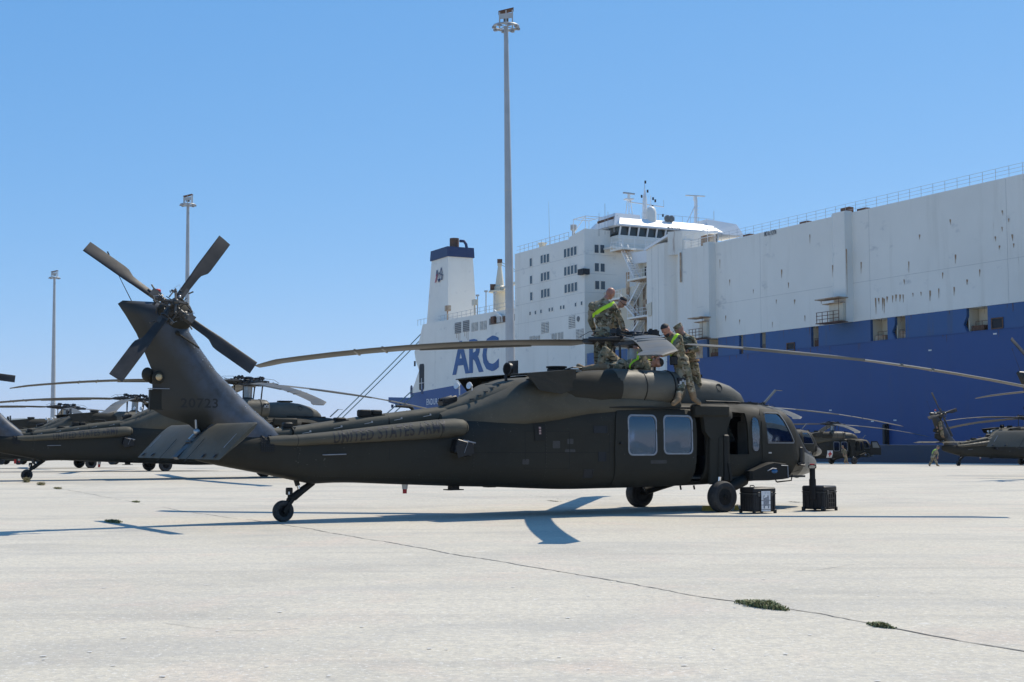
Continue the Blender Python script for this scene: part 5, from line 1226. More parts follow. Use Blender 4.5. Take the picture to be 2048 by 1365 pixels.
t, z = sp(1099, 470, -4); mb = MB(); mb.tube([SW(t, -4, 33), SW(t, -4, 35.5), SW(t+.3, -4, 41.5)], [.05, .035, .015], 5); sbuild('aerial', mb, 'mast_grey')
oo = st(1428, 450, 84)[0]; mb = MB(); mb.cyl(SW(84, oo, 36), SW(84, oo, 38.6), .04, n=5); sbuild('aerial', mb, 'mast_grey')
mb = MB()
for k in range(10): oo = -10-1.5*k; mb.bar(SW(83.2, oo, 36), SW(83.2, oo, 37.1), .045, .045)
mb.bar(SW(83.2, -10, 37.1), SW(83.2, -23.5, 37.1), .04, .04); tag(sbuild('roof_railing', mb, 'mast_grey', smooth=False), kind='stuff')
t_ = 'IMO No. 9129706'
def ship_text(s, t_left, t_right, z_bl, hgt, mat, name, o=.035, rise=0.0, off=.01):
    v, F = text_mesh(s, offset=off); mb = MB()
    mb.add([SW(t_left+(t_right-t_left)*p.x, o, z_bl+hgt*p.y+rise*p.x) for p in v], F); return sbuild(name, mb, mat, smooth=False)
ta, za = sp(1529, 473); tb, zb = sp(1553, 464); ship_text('IMO No. 9129706', ta, tb, za-.05, .62, 'ship_print', 'registration_lettering', off=.02)
# "IMO" line on the bridge roof edge
v, F = text_mesh('IMO No. 9129706', offset=.02); oa, z_ = st(1335, 456, TB0+.55); ob, _ = st(1361, 458, TB0+.55); mb = MB(); mb.add([SW(TB0+.57-.0, oa+(ob-oa)*p.x, 34.55+.4*p.y) for p in v], F)
sbuild('registration_lettering', mb, 'ship_print', smooth=False)

# stern part: white side with ARC, openings, deck edge
prof = [(106.8, 24.0), (106.8, 12.6), (130, 12.1), (151.3, 11.3), (149.4, 13.2), (147.3, 15.6), (148.8, 17.3), (149.6, 19.3), (147.6, 20.8), (145.6, 24.3), (140, 24.3)]
mb = MB(); sprism(mb, prof, 0, -BEAM); sbuild('stern_house', mb, 'ship_white', smooth=False)
mb = MB(); sprism(mb, [(106.8, 24.02), (116.6, 24.02), (116.6, 22.3), (106.8, 21.5)], -.01, -3); 
t0 = sp(905, 750)[0]; t1 = sp(998, 741)[0]
v, F = text_mesh('ARC', offset=.035); mb = MB()
mb.add([SW(t0+(t1-t0)*p.x, .04, 13.9+6.1*p.y) for p in v], F); sbuild('funnel_line_lettering', mb, 'ship_letter', smooth=False).name = 'arc_lettering'
ta = sp(853.5, 814)[0]; tb = sp(893, 806)[0]; v, F = text_mesh('ENDURANCE', offset=.008, spacing=1.15); mb = MB(); mb.add([SW(ta+(tb-ta)*p.x, .03, 8.85+1.15*p.y) for p in v], F); sbuild('name_lettering', mb, 'white_paint', smooth=False)
def c1(x, y): return 760+x*300/1078, 460+y*380/1365
for q in ((561, 705), (619, 692)):
    px, py = c1(*q); t, z = sp(px, py); mb = MB(); sbox(mb, t-1.35, t+1.35, -.1, .03, z-1.0, z+1.0); lv = sbuild('louvre', mb, 'grille', smooth=False)
    mb = MB()
    for k in range(6): sbox(mb, t-1.4, t+1.4, .03, .1, z-1+2*(k+.3)/6, z-1+2*(k+.55)/6)
    sbuild('slat', mb, 'seam_grey', lv, smooth=False)
    mb = MB()
    for k in range(3): sbox(mb, t-.9+.7*k, t-.75+.7*k, .0, .015, z-2.6+.4*k, z-1.0)
    sbuild('rust_streak', mb, 'rust', lv, smooth=False)
for q in ((681, 697), (742, 687)): louvre(*c1(*q), 2.7, 1.5)
px, py = c1(249, 962); t, z = sp(px, py); mb = MB(); sbox(mb, t-.3, t+.3, -.1, .03, z-.5, z+.5); sbuild('port_opening', mb, 'dark_opening', smooth=False)
px, py = c1(300, 1058); t, z = sp(px, py); mb = MB(); mb.prism([SW(t+a, .03, z+b) for a, b in rrect(-1.2, -2.5, 1.2, 2.5, .5)], -SN*.1); so2 = sbuild('side_opening', mb, 'dark_opening', smooth=False)
mb = MB(); sbox(mb, t-1.1, t+1.1, .04, .1, z-1.2, z-1.1); sbox(mb, t-.1, t, .04, .1, z-2.3, z-.2); sbuild('opening_rail', mb, 'white_paint', so2, smooth=False)
for q in ((226, 1150), (303, 1145)):
    px, py = c1(*q); t, z = sp(px, py); mb = MB(); sbox(mb, t-.5, t+.5, -.05, .05, z-.9, z+.4); mb.lathe([(-.05, .5), (.05, .5)], SW(t, 0, z+.4), SN, 14); sbuild('fairlead', mb, 'ship_navy', smooth=False)
# stepped recess with deck crane gear at the forward end of the stern house
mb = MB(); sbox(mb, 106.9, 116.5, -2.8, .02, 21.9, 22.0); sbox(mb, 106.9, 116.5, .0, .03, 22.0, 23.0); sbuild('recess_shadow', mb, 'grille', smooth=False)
for k in range(3): t = 109+2.4*k; mb = MB(); sbox(mb, t, t+1.2, .03, .5, 22, 22.8+.2*k); sbuild('deck_machinery', mb, 'rust_dark' if k != 1 else 'seam_grey', smooth=False)
mb = MB(); mb.bar(SW(115.5, -.5, 24.4), SW(110.5, .6, 22.9), .22, .22); mb.bar(SW(110.5, .6, 22.9), SW(111, .3, 22), .2, .2); sbuild('davit', mb, 'white_paint', smooth=False)
mb = MB(); t = 107.5
while t < 139: mb.bar(SW(t, -.25, 24), SW(t, -.25, 25.3), .07, .07); t += 1.9
for zz in (24.65, 25.3): mb.bar(SW(107.5, -.25, zz), SW(139, -.25, zz), .05, .05)
tag(sbuild('deck_railing', mb, 'mast_grey', smooth=False), kind='stuff')
mb = MB()
for k in range(3): mb.bar(SW(145.6+1.5*k, -.25, 24.3), SW(145.6+1.5*k, -.25, 25.4), .07, .07)
mb.bar(SW(144, -.25, 25.4), SW(149, -.25, 25.4), .05, .05); sbuild('stern_railing', mb, 'mast_grey', smooth=False)
for px, py, s_ in ((895, 618, 1.0), (949, 626, .9)):
    t, z = sp(px, py, -.6); mb = MB(); mb.cyl(SW(t, -.6, 24), SW(t, -.6, 26.0), .12, n=6); sbox(mb, t-.9*s_, t+.4*s_, -.9, -.2, 26.0, 27.0); sbuild('floodlight', mb, 'rust' if px < 900 else 'ship_cream', smooth=False)
for px, h_ in ((955, 3.6), (972, 4.0), (990, 3.4)):
    t, z = sp(px, 620, -1); mb = MB(); mb.cyl(SW(t, -1, 24), SW(t, -1, 24+h_), .1, n=6); sbox(mb, t-.3, t+.3, -1.2, -.8, 24+h_, 24.3+h_); sbuild('deck_lamp_post', mb, 'seam_grey', smooth=False)
# deck crane
t, z = sp(999.5, 600, -5); cr = MB(); cr.cyl(SW(t, -5, 24), SW(t, -5, 28.4), 1.15, 1.15, 16); c_ = sbuild('deck_crane', cr, 'ship_cream')
mb = MB(); mb.lathe([(0, 2.0), (.25, 2.0), (.25, .3)], SW(t, -5, 28.4), (0, 0, 1), 14); mb.bar(SW(t, -5, 28.9), SW(t-8.5, -5, 29.6), .45, .45); sbuild('crane_platform', mb, 'ship_cream', c_)
mb = MB(); mb.lathe([(0, 1.0), (.8, 1.0), (1.0, .8), (4.6, .32), (4.6, .45), (5.2, .42)], SW(t, -5, 28.6), (0, 0, 1), 8); sbuild('crane_tower', mb, 'ship_cream', c_); mb = MB(); mb.box(SW(t+.9, -4.2, 29.3), (1.2, 1.0, 1.2)); mb.box(SW(t, -5, 34.0), (.9, .9, .7)); sbuild('crane_winch', mb, 'rust_dark', c_)
for dz in (0, -.5): mb = MB(); mb.cyl(SW(t, -5, 34.0+dz), SW(t-9.5, -5, 30.5+dz*.5), .05, n=5); sbuild('crane_wire', mb, 'rope', c_)
# funnel
F0, F1 = 140.6, 148.4
def fr(z):     # taper: base wider
    k = (37-z)/13.0; return (F0-1.2*k*0-.2*k, F1+2.4*k, -3.0+.0*k, -8.2-.9*k)
def fring(z, g_=0): a, b, c, d = fr(z); return [SW(a-g_, c+g_, z), SW(b+g_, c+g_, z), SW(b+g_, d-g_, z), SW(a-g_, d-g_, z)]
fn = MB(); fn.loft([fring(24.0), fring(37.0)]); fo = sbuild('funnel', fn, 'ship_white', smooth=False)
mb = MB(); mb.loft([fring(37.0, .25), fring(38.9, .25)]); mb2 = sbuild('funnel_band', mb, 'ship_navy', fo, smooth=False)
mb = MB(); mb.lathe([(0, .9), (2.1, .9), (2.1, .7), (.5, .7)], SW(143.0, -5.4, 38.8), (0, 0, 1), 18); sbuild('exhaust_pipe', mb, 'rust_dark', fo)
mb = MB(); mb.tube([SW(141.8, -6.0, 40.3), SW(141.2, -6.6, 40.2), SW(140.9, -6.9, 39.6), SW(140.8, -7, 38.8)], .28, 8)
for k in range(5): sbox(mb, 144.6+.8*k, 144.9+.8*k, -5.4, -5.0, 38.9, 39.3+.2*(k % 3))
sbuild('small_uptake', mb, 'ship_navy', fo)
# emblem: a flag, an anchor and an outlined pennant
t, z = sp(878.5, 553, -2.9)
def emb(name, polys, mat):
    mb = MB()
    for P in polys: mb.prism([SW(t-a*1.5, -2.9+.04-.0, z+b*1.2) for a, b in P], SN*.05)
    return sbuild(name, mb, mat, fo, smooth=False)
emb('emblem_flag', [[(-1.3, -.9), (-.9, -.8), (-.4, .4), (-.75, .5)]], 'flag_red'); emb('emblem_canton', [[(-1.0, .1), (-.55, .15), (-.5, 1.0), (-.75, 1.1)]], 'ship_navy')
emb('emblem_anchor', [[(-.06, -1), (.06, -1), (.06, .7), (-.06, .7)], [(-.4, -.4), (-.25, -.75), (0, -1.0), (0, -.6), (-.25, -.4)], [(.4, -.4), (.25, -.75), (0, -1.0), (0, -.6), (.25, -.4)], [(-.2, .35), (.2, .35), (.2, .45), (-.2, .45)]], 'ship_navy')
def rim_poly(P, w_): 
    out = []
    for i in range(len(P)):
        a, b = Vector(P[i]), Vector(P[(i+1) % len(P)]); d = (b-a).normalized(); n_ = Vector((-d.y, d.x))*w_/2; out.append([tuple(a+n_), tuple(b+n_), tuple(b-n_), tuple(a-n_)])
    return out
emb('emblem_pennant', rim_poly([(.65, 1.3), (.95, .5), (.6, .1), (.35, .4)], .12)+rim_poly([(.6, .1), (1.15, .1), (.95, -.7), (.75, -.6)], .12), 'ship_navy')
# stern ramp housing and mooring lines
(ta, za), (tb, zb) = sp(818, 790, -8), sp(777, 779, -8)
mb = MB(); mb.prism([SW(ta-3, -8, 11.4), SW(ta-3, -8, 9.9), SW(ta+3, -8, 9.4), SW(tb, -8, 10.6), SW(tb, -8, 11.7), SW(ta, -8, 11.2)], -SN*14); sbuild('stern_ramp', mb, 'ship_blue', smooth=False)
mb = MB()
for k in range(5):
    q = ta+(tb-ta)*k/5; mb = MB(); mb.box(SW(q, -8, 9.7), (.5, .5, .7)); sbuild('ramp_bracket', mb, 'ship_navy', smooth=False)
pass
# ---------------- mooring lines ----------------
def line3(name, A, B, r, sag, label, group):
    mb = MB(); pts = [A.lerp(B, k/24)-Vector((0, 0, sag*4*(k/24)*(1-k/24))) for k in range(25)]
    mb.tube(pts, r, 6); return tag(mb.build(name, 'rope'), label, 'mooring line', group)
Ya = 262
G1 = at(672, 838, 270); 
for i, (a, b, lab) in enumerate((((848, 662), (668, 840), 'left one of the two mooring lines slanting down from the stern high up'), ((846, 675), (676, 842), 'right one of the two mooring lines slanting down from the stern high up'),
                       ((824, 782), (765, 832), 'upper of the two short lines under the stern ramp'), ((828, 789), (772, 838), 'lower of the two short lines under the stern ramp'))):
    A = at(a[0], a[1], 262); d = ray(*b); B0 = at(b[0], b[1], 262)
    D = (B0-A); k = (A.z-(gz(262)+.4))/(A.z-B0.z); B = A+D*k
    line3('mooring_line', A, B, .11, .3, lab, 'mooring lines at the ship stern')
    bb = MB(); bb.lathe([(0, .35), (.3, .25), (.7, .22), (.85, .4), (1.0, .38), (1.05, .001)], (B.x, B.y, gz(B.y)), (0, 0, 1), 14)
    if i in (0, 2): tag(bb.build('bollard', 'dark_metal'), 'dark quay bollard far off holding the %s mooring lines' % ('long high' if i == 0 else 'short low'), 'bollard')

# ---------------- high lighting masts ----------------
def light_mast(px_b, py_b, px_t, py_t, Y, label, topw=1.0):
    T = at(px_t, py_t, Y); base = Vector((0, 0, gz(Y))); 
    base.x = at(px_b, py_b, Y).x; base.y = Y; H = T.z-base.z
    # where the pole line passes at ground level
    Pm = at(px_b, py_b, Y); sl = (T.x-Pm.x)/(T.z-Pm.z); base.x = T.x-sl*H
    r = empty('lighting_mast', base); lean = T-base; s_ = H/30.0
    tag(r, label, 'light mast', 'tall lighting masts on the quay')
    D = lambda k: lean*k
    mb = MB(); mb.tube([D(0), D(.02), D(.5), D(1)], [.42*s_*topw, .36*s_*topw, .27*s_*topw, .15*s_*topw], 12); mb.build('pole', 'mast_grey', r)
    mb = MB(); mb.lathe([(0, .5*s_), (.1, .5*s_), (.1, .3*s_)], (0, 0, 0), (0, 0, 1), 12); mb.build('base_plate', 'mast_grey', r)
    for k in (.12, .35, .62, .85): mb = MB(); rr = (.36-.21*k)*s_*topw; mb.tube([D(k), D(k+.0025)], rr+.02, 12); mb.build('joint_band', 'seam_grey', r)
    mb = MB(); R1 = .84*s_; n = 36; 
    for q in range(n): pass
    ring = []
    for q in range(n+1): a = 2*math.pi*q/n; ring.append(D(1)+Vector((math.cos(a)*R1, math.sin(a)*R1, 0)))
    mb.tube(ring, .09*s_, 8); 
    for q in range(4): a = R(40+90*q); mb.bar(D(1), D(1)+Vector((math.cos(a)*R1, math.sin(a)*R1, 0)), .05*s_, .05*s_)
    mb.build('lamp_ring', 'mast_grey', r)
    for q in range(8):
        a = 2*math.pi*(q+.3)/8; mb = MB(); mb.box(D(1)+Vector((math.cos(a)*R1, math.sin(a)*R1, -.10*s_)), (.26*s_, .2*s_, .12*s_), Matrix.Rotation(a, 3, 'Z')); mb.build('floodlight', 'frame_grey', r, smooth=False)
    mb = MB(); hh = .95*s_
    for dx, dy in ((-.44, -.3), (.44, -.3), (-.44, .3), (.44, .3), (0, -.3)): mb.bar(D(1)+Vector((dx*s_, dy*s_, 0)), D(1)+Vector((dx*s_, dy*s_, hh*(.98 if dx < 0 else 1.15))), .09*s_, .09*s_)
    mb.bar(D(1)+Vector((-.44*s_, -.3*s_, hh*.65)), D(1)+Vector((.44*s_, -.3*s_, hh*.75)), .07*s_, .35*s_); mb.build('head_frame', 'seam_grey', r, smooth=False)
    mb = MB(); mb.prism([D(1)+Vector((x*s_, y*s_, z*s_)) for x, y, z in ((-.52, -.36, .93), (.52, -.36, 1.18), (.52, .36, 1.18), (-.52, .36, .93))], (0, 0, .07*s_)); mb.build('head_cover', 'rust_dark', r, smooth=False)
    mb = MB(); mb.box(D(1)+Vector((0, 0, .55*s_)), (.34*s_, .3*s_, .4*s_)); mb.build('winch_gear', 'grille', r, smooth=False)
    return r
light_mast(1021, 750, 1012, 54, 92, 'tallest grey lighting mast, in front of the ship funnel and ARC letters', 1.02)
light_mast(374, 660, 376, 410, 178, 'grey lighting mast rising behind the tail rotor of the near helicopter', 1.1)
light_mast(106, 830, 109, 556, 252, 'smallest lighting mast, at far left of the quay', 1.25)

# ---------------- people ----------------
def figure(name, label, J, sc=1.0, low=1.0, vox=.013, group=None, skin='skin', hairstyle='short', belt=None, facing=(0, -1, 0), extras=(), hand_dir=None, kneepads=False, grp=None, wave=.008):
    """J: joint name -> world position. One continuous remeshed body, hands with five fingers, hair, belt."""
    root = empty(name, Vector((J['pelvis'].x, J['pelvis'].y, min(v.z for v in J.values()))))
    tag(root, label, 'person', group); O = root.location.copy(); J = {k: v-O for k, v in J.items()}
    mb = MB(); s = sc
    def limb(a, b, r0, r1, mid=None):
        a, b = J[a], J[b]; n = 6; L = (b-a)
        for k in range(n+1):
            u = k/n; r = r0+(r1-r0)*u+(mid or 0)*math.sin(math.pi*u); mb.ell(a+L*u, (r, r, r), 10, 7)
        mb.tube([a+L*k/n for k in range(n+1)], [r0+(r1-r0)*k/n+(mid or 0)*math.sin(math.pi*k/n) for k in range(n+1)], 10)
    sh = (J['shL']-J['shR']); side = sh.normalized(); up = (J['neck']-J['pelvis']).normalized(); fw = side.cross(up).normalized()
    side = up.cross(fw).normalized()*(1 if side.dot(up.cross(fw)) > 0 else -1)
    hp = (J['hipL']-J['hipR']).normalized()
    chest = J['pelvis'].lerp(J['neck'], .72); waist = J['pelvis'].lerp(J['neck'], .32)
    for c, wx, wy, wz in ((J['pelvis'], .175, .125, .12), (waist, .165, .118, .13), (J['pelvis'].lerp(J['neck'], .5), .175, .125, .13), (chest, .20, .135, .14), (J['pelvis'].lerp(J['neck'], .86), .17, .11, .09)):
        mb.ell(c, [side*wx*s, fw*wy*s, up*wz*s], 16, 10)
    mb.ell(J['pelvis']-up*.06*s, [hp*.17*s, fw*.13*s, up*.11*s], 14, 8)
    limb('neck', 'head', .062*s, .055*s)
    for q in 'LR':
        mb.ell(J['sh'+q], (.075*s, .075*s, .075*s), 12, 8)
        mb.tube([J['neck']-up*.03*s, J['sh'+q]], [.075*s, .068*s], 10)
        limb('sh'+q, 'el'+q, .068*s, .054*s, .004*s); limb('el'+q, 'wr'+q, .056*s, .043*s, .006*s)
        limb('hip'+q, 'kn'+q, .100*s, .074*s, .004*s); limb('kn'+q, 'an'+q, .076*s, .058*s, .010*s)
        # boot
        an, to = J['an'+q], J['to'+q]; d = (to-an); d2 = d.normalized()
        mb.tube([an+(J['kn'+q]-an).normalized()*.16*s, an], [.058*s, .056*s], 10); mb.ell(an.lerp(to, -.12), (.052*s, .052*s, .052*s), 10, 7)
        mb.tube([an, an.lerp(to, .5), to], [.055*s, .052*s, .046*s], 10); mb.ell(to, (.05*s, .05*s, .045*s), 10, 7)
        # cuff
    H = J['head']; hu = (H-J['neck']).normalized(); hf = Vector(facing).normalized(); hf = (hf-hu*hf.dot(hu)).normalized(); hs = hf.cross(hu).normalized()
    hu2 = (hu+Vector((0, 0, .35))).normalized() if hu.z > -.2 and not name.endswith('x') else hu
    hf = (hf-hu2*hf.dot(hu2)).normalized(); hs = hf.cross(hu2)
    HC = H+hu2*.06*s
    mb.ell(HC+hu2*.015*s, [hs*.077*s, hf*.096*s, hu2*.10*s], 16, 12); mb.ell(HC+hf*.022*s-hu2*.055*s, [hs*.062*s, hf*.073*s, hu2*.06*s], 14, 10)
    mb.ell(HC+hf*.07*s-hu2*.088*s, [hs*.03*s, hf*.025*s, hu2*.022*s], 10, 8); mb.ell(HC+hf*.098*s-hu2*.022*s, [hs*.014*s, hf*.022*s, hu2*.022*s], 8, 6); mb.ell(HC+hf*.088*s+hu2*.02*s, [hs*.05*s, hf*.014*s, hu2*.012*s], 8, 6)
    for q in (-1, 1): mb.ell(HC+hs*q*.078*s-hf*.008*s-hu2*.01*s, [hs*.014*s, hf*.022*s, hu2*.032*s], 8, 6)
    me = bpy.data.meshes.new('b'); me.from_pydata([tuple(v) for v in mb.v], [], mb.f); o = bpy.data.objects.new('body', me); col.objects.link(o)
    r_ = o.modifiers.new('r', 'REMESH'); r_.mode = 'VOXEL'; r_.voxel_size = vox; sm = o.modifiers.new('s', 'SMOOTH'); sm.iterations = 3; sm.factor = .5
    dg = bpy.context.evaluated_depsgraph_get(); dg.update(); me2 = bpy.data.meshes.new_from_object(o.evaluated_get(dg)); o.modifiers.clear(); o.data = me2; bpy.data.meshes.remove(me); me2.name = 'body'
    for nm in ('camo', skin, 'boot', 'lip'): me2.materials.append(M[nm])
    mats = []
    neck = J['neck']
    for p in me2.polygons:
        c = p.center; m_ = 0
        if (c-HC).length < .15*s and (c-neck-hu*.045*s).dot(hu) > 0: m_ = 1
        for q in 'LR':
            an, to, kn, wr, el = J['an'+q], J['to'+q], J['kn'+q], J['wr'+q], J['el'+q]
            dl = (kn-an).normalized()
            if (c-an).dot(dl) < .13*s and min((c-an).length, (c-to).length, (c-an.lerp(to, .5)).length) < .19*s and (c-kn).length > .2*s: m_ = 2
            if (c-wr).length < .075*s and (c-wr).dot((wr-el).normalized()) > -.0*s: m_ = 1
        mats.append(m_)
    me2.polygons.foreach_set('material_index', mats)
    if wave:                                 # cloth folds: real displacement, stronger near the joints
        bmv = me2.vertices; nrm = [v.normal.copy() for v in bmv]
        jts = [J[k] for k in ('elL', 'elR', 'knL', 'knR', 'shL', 'shR')]+[waist, J['pelvis']]
        for v, n in zip(bmv, nrm):
            c = v.co
            if (c-HC).length < .16*s: continue
            d = min((c-j).length for j in jts); k = wave*(1.0 if d < .16 else .55)
            w1 = 1-abs(noise.noise(c*9.0+Vector((3, 1, 7))+O))*3.2; w2 = noise.noise(Vector((c.x*14, c.y*14, c.z*26))+O)
            v.co = c+n*(k*(w1*.55+w2*.6))
    me2.polygons.foreach_set('use_smooth', [True]*len(me2.polygons)); o.parent = root
    # hands: palm, four unequal bent fingers, thumb from the side of the palm near its base
    hb = MB()
    for q in 'LR':
        wr, el = J['wr'+q], J['el'+q]; fd = (wr-el).normalized()
        hd = Vector(hand_dir[q]).normalized() if hand_dir and q in hand_dir else fd
        sd = hd.cross(Vector((0, 0, 1)));  sd = sd.normalized() if sd.length > .2 else side.copy(); pn = sd.cross(hd).normalized()
        if pn.z > 0: pn = -pn
        pc = wr+hd*.055*s; hb.ell(wr+hd*.012*s, [sd*.030*s, pn*.024*s, hd*.035*s], 10, 7); hb.ell(pc, [sd*.043*s, pn*.019*s, hd*.052*s], 12, 8)
        for k, (oo, L) in enumerate(((-.033, .064), (-.011, .077), (.011, .072), (.032, .056))):
            a = wr+hd*.092*s+sd*oo*s; b = a+(hd*.9+pn*.35).normalized()*L*.45*s; c = b+(hd*.6+pn*.8).normalized()*L*.33*s; d = c+(hd*.2+pn*.95).normalized()*L*.25*s
            hb.tube([a-hd*.02*s, a, b, c, d], [.010*s, .0100*s, .0092*s, .0085*s, .007*s], 7); hb.ell(d, (.007*s,)*3, 6, 5)
        a = wr+hd*.035*s-sd*.035*s; b = a+(hd*.5-sd*.75+pn*.3).normalized()*.036*s; c = b+(hd*.85-sd*.1+pn*.45).normalized()*.03*s; hb.tube([a, b, c], [.014*s, .0115*s, .009*s], 7); hb.ell(c, (.009*s,)*3, 6, 5)
    hb.build('hands', skin, root)
    # face
    fb = MB()
    for q in (-1, 1): fb.ell(HC+hf*.093*s+hs*q*.032*s-hu2*.002*s, (.009*s,)*3, 8, 6)
    fb.build('eyes', 'eye_dark', root)
    fb = MB(); fb.ell(HC+hf*.093*s-hu2*.058*s, [hs*.024*s, hf*.008*s, hu2*.008*s], 10, 6); fb.build('mouth', 'lip', root)
    if 'sunglasses' in extras:
        fb = MB()
        for q in (-1, 1): fb.ell(HC+hf*.10*s+hs*q*.032*s, [hs*.028*s, hf*.008*s, hu2*.02*s], 10, 6); fb.bar(HC+hf*.095*s+hs*q*.06*s, HC-hf*.0*s+hs*q*.085*s, .006*s, .008*s)
        fb.build('sunglasses', 'glare_black', root)
    if 'beard' in extras:
        fb = MB(); fb.ell(HC+hf*.055*s-hu2*.085*s, [hs*.062*s, hf*.055*s, hu2*.042*s], 14, 10); fb.build('beard', 'hair', root)
    if hairstyle == 'short':
        fb = MB(); rings = []
        for i in range(6):
            th = R(3+i*15); ring = []
            for k in range(20):
                a = 2*math.pi*k/20; front = math.cos(a); t2 = th*(1-.28*max(0, front)); wob = 1+.03*math.sin(k*3.1+i)
                ring.append(HC+hu2*.018*s+hs*.084*s*math.sin(t2)*math.sin(a)*wob+hf*.104*s*math.sin(t2)*front*wob+hu2*.108*s*math.cos(t2))
            rings.append(ring)
        fb.loft(rings); fb.build('hair', 'hair', root)
    if hairstyle == 'cap':
        fb = MB(); fb.lathe([(-.01*s, .092*s), (.03*s, .096*s), (.075*s, .094*s), (.082*s, .07*s), (.084*s, .001)], HC+hu2*.03*s-hf*.005*s, hu2, 22)
        fb.prism([HC+hu2*.03*s+hf*.07*s+hs*.075*s, HC+hu2*.022*s+hf*.15*s+hs*.045*s, HC+hu2*.022*s+hf*.15*s-hs*.045*s, HC+hu2*.03*s+hf*.07*s-hs*.075*s], hu2*.008*s); fb.build('cap', 'camo', root)
    if belt:
        # sash: a strip hugging the torso from one shoulder round to the other hip
        tb = BVHTree.FromPolygons([tuple(v.co) for v in me2.vertices], [tuple(p.vertices) for p in me2.polygons])
        qa, qb = belt; A = J['sh'+qa]+up*.03*s-side*(.06*s if qa == 'L' else -.06*s); Bp = J['pelvis'].lerp(J['neck'], 1.0-.68*low)+side*((-.15 if qb == 'R' else .15)*s)
        ctr = (A+Bp)/2; ctr = (J['pelvis'].lerp(J['neck'], 1.0-.68*low)+A)/2; ctr = ctr-(ctr-waist.lerp(chest, .6)).dot(side)*side; ax = (A-Bp).normalized(); n_ = ax.cross(fw).normalized(); pts = []
        for k in range(44):
            a = 2*math.pi*k/44; d = (ax*math.cos(a)+fw*math.sin(a)).normalized(); h = tb.ray_cast(ctr+d*.6*s, -d)
            if h[0] is not None: r0 = (h[0]-ctr).length; pts.append(ctr+d*(min(r0, .36*s)+.010*s))
        fb = MB(); hw = .036*s; th = .004
        n = len(pts); sm_ = [(pts[i-1]+pts[i]*2+pts[(i+1) % n])/4 for i in range(n)]
        for i in range(n):
            a, b = sm_[i], sm_[(i+1) % n]; ra = (a-ctr).normalized()*th; rb = (b-ctr).normalized()*th
            fb.loft([[a-n_*hw, a+n_*hw, a+n_*hw+ra, a-n_*hw+ra], [b-n_*hw, b+n_*hw, b+n_*hw+rb, b-n_*hw+rb]], cap=False)
        fb.build('reflective_sash', 'lime', root)
    if 'knee_pouch' in extras:
        fb = MB(); p = J['hipL'].lerp(J['knL'], .35)-fw*.0; fb.rbox(p+Vector((-.12*s, -.05, .02)), (.13*s, .14*s, .18*s), .02); fb.build('thigh_pouch', 'black_plastic', root)
    if 'belt_pouch' in extras:
        fb = MB(); fb.rbox(J['pelvis']+side*.0+Vector((-.15*s, -.06*s, .0)), (.15*s, .10*s, .17*s), .02); fb.build('belt_pouch', 'black_plastic', root)
    if 'waist_belt' in extras:
        fb = MB(); fb.lathe([(-.02, .165*s), (-.02, .178*s), (.02, .178*s), (.02, .165*s), (-.02, .165*s)], J['pelvis'].lerp(waist, .45), up, 24); fb.build('waist_belt', 'boot', root)
    return root
def PJ(Y, d):      # joints from photo pixels and depths (metres beyond Y)
    return {k: at(v[0], v[1], Y+(v[2] if len(v) > 2 else 0)) for k, v in d.items()}
GRPc = 'crew working on the near helicopter'
P1 = PJ(28.25, dict(pelvis=(1206, 664), neck=(1207, 603, .02), head=(1217, 592, .02), shL=(1184, 612, .05), shR=(1227, 614, -.02), elL=(1181, 641, .08), wrL=(1190, 664, .22), elR=(1240, 637, .10), wrR=(1247, 658, .22),
     hipL=(1198, 668, .03), hipR=(1215, 668, -.02), knL=(1195, 705, .02), knR=(1217, 705, -.05), anL=(1196, 739, .1), anR=(1215, 740, -.02), toL=(1202, 745, .22), toR=(1222, 746, .12)))
figure('person', 'bald crewman with a lime sash across his back, leaning over the rotor head', P1, 1.06, skin='skin_red', hairstyle='none', belt=('R', 'L'), low=.62, facing=(.85, .5, -.35), hand_dir={'R': (.75, .1, -.35)}, group=GRPc)
P2 = PJ(29.2, dict(pelvis=(1212, 664, .2), neck=(1232, 617, .05), head=(1241, 609, .0), shL=(1222, 622, .2), shR=(1236, 625, -.12), elL=(1226, 648, .25), wrL=(1240, 664, .15), elR=(1232, 650, -.15), wrR=(1247, 667, -.1),
     hipL=(1208, 668, .3), hipR=(1216, 668, .1), knL=(1209, 705, .3), knR=(1219, 706, .1), anL=(1206, 739, .35), anR=(1216, 740, .15), toL=(1214, 744, .35), toR=(1224, 745, .15)))
figure('person', 'dark haired crewman in sunglasses bending forward behind the bald crewman', P2, 1.0, hairstyle='short', facing=(.7, -.55, -.5), extras=('sunglasses',), group=GRPc)
P3 = PJ(27.45, dict(pelvis=(1243, 730), neck=(1299, 730, .02), head=(1310, 729, .0), shR=(1294, 735, -.16), shL=(1296, 726, .18), elR=(1288, 715, -.22), wrR=(1277, 700, -.1), elL=(1302, 708, .22), wrL=(1290, 697, .15),
     hipR=(1239, 733, -.08), hipL=(1238, 728, .06), knR=(1199, 735, -.12), anR=(1168, 739, -.12), toR=(1157, 732, -.14), knL=(1210, 700, -.12), anL=(1197, 737, -.10), toL=(1186, 741, -.12)))
figure('person', 'crewman lying on his back on the engine cowling with one knee raised', P3, 1.0, skin='skin', hairstyle='short', belt=('L', 'R'), facing=(.3, -.3, .9), group=GRPc)
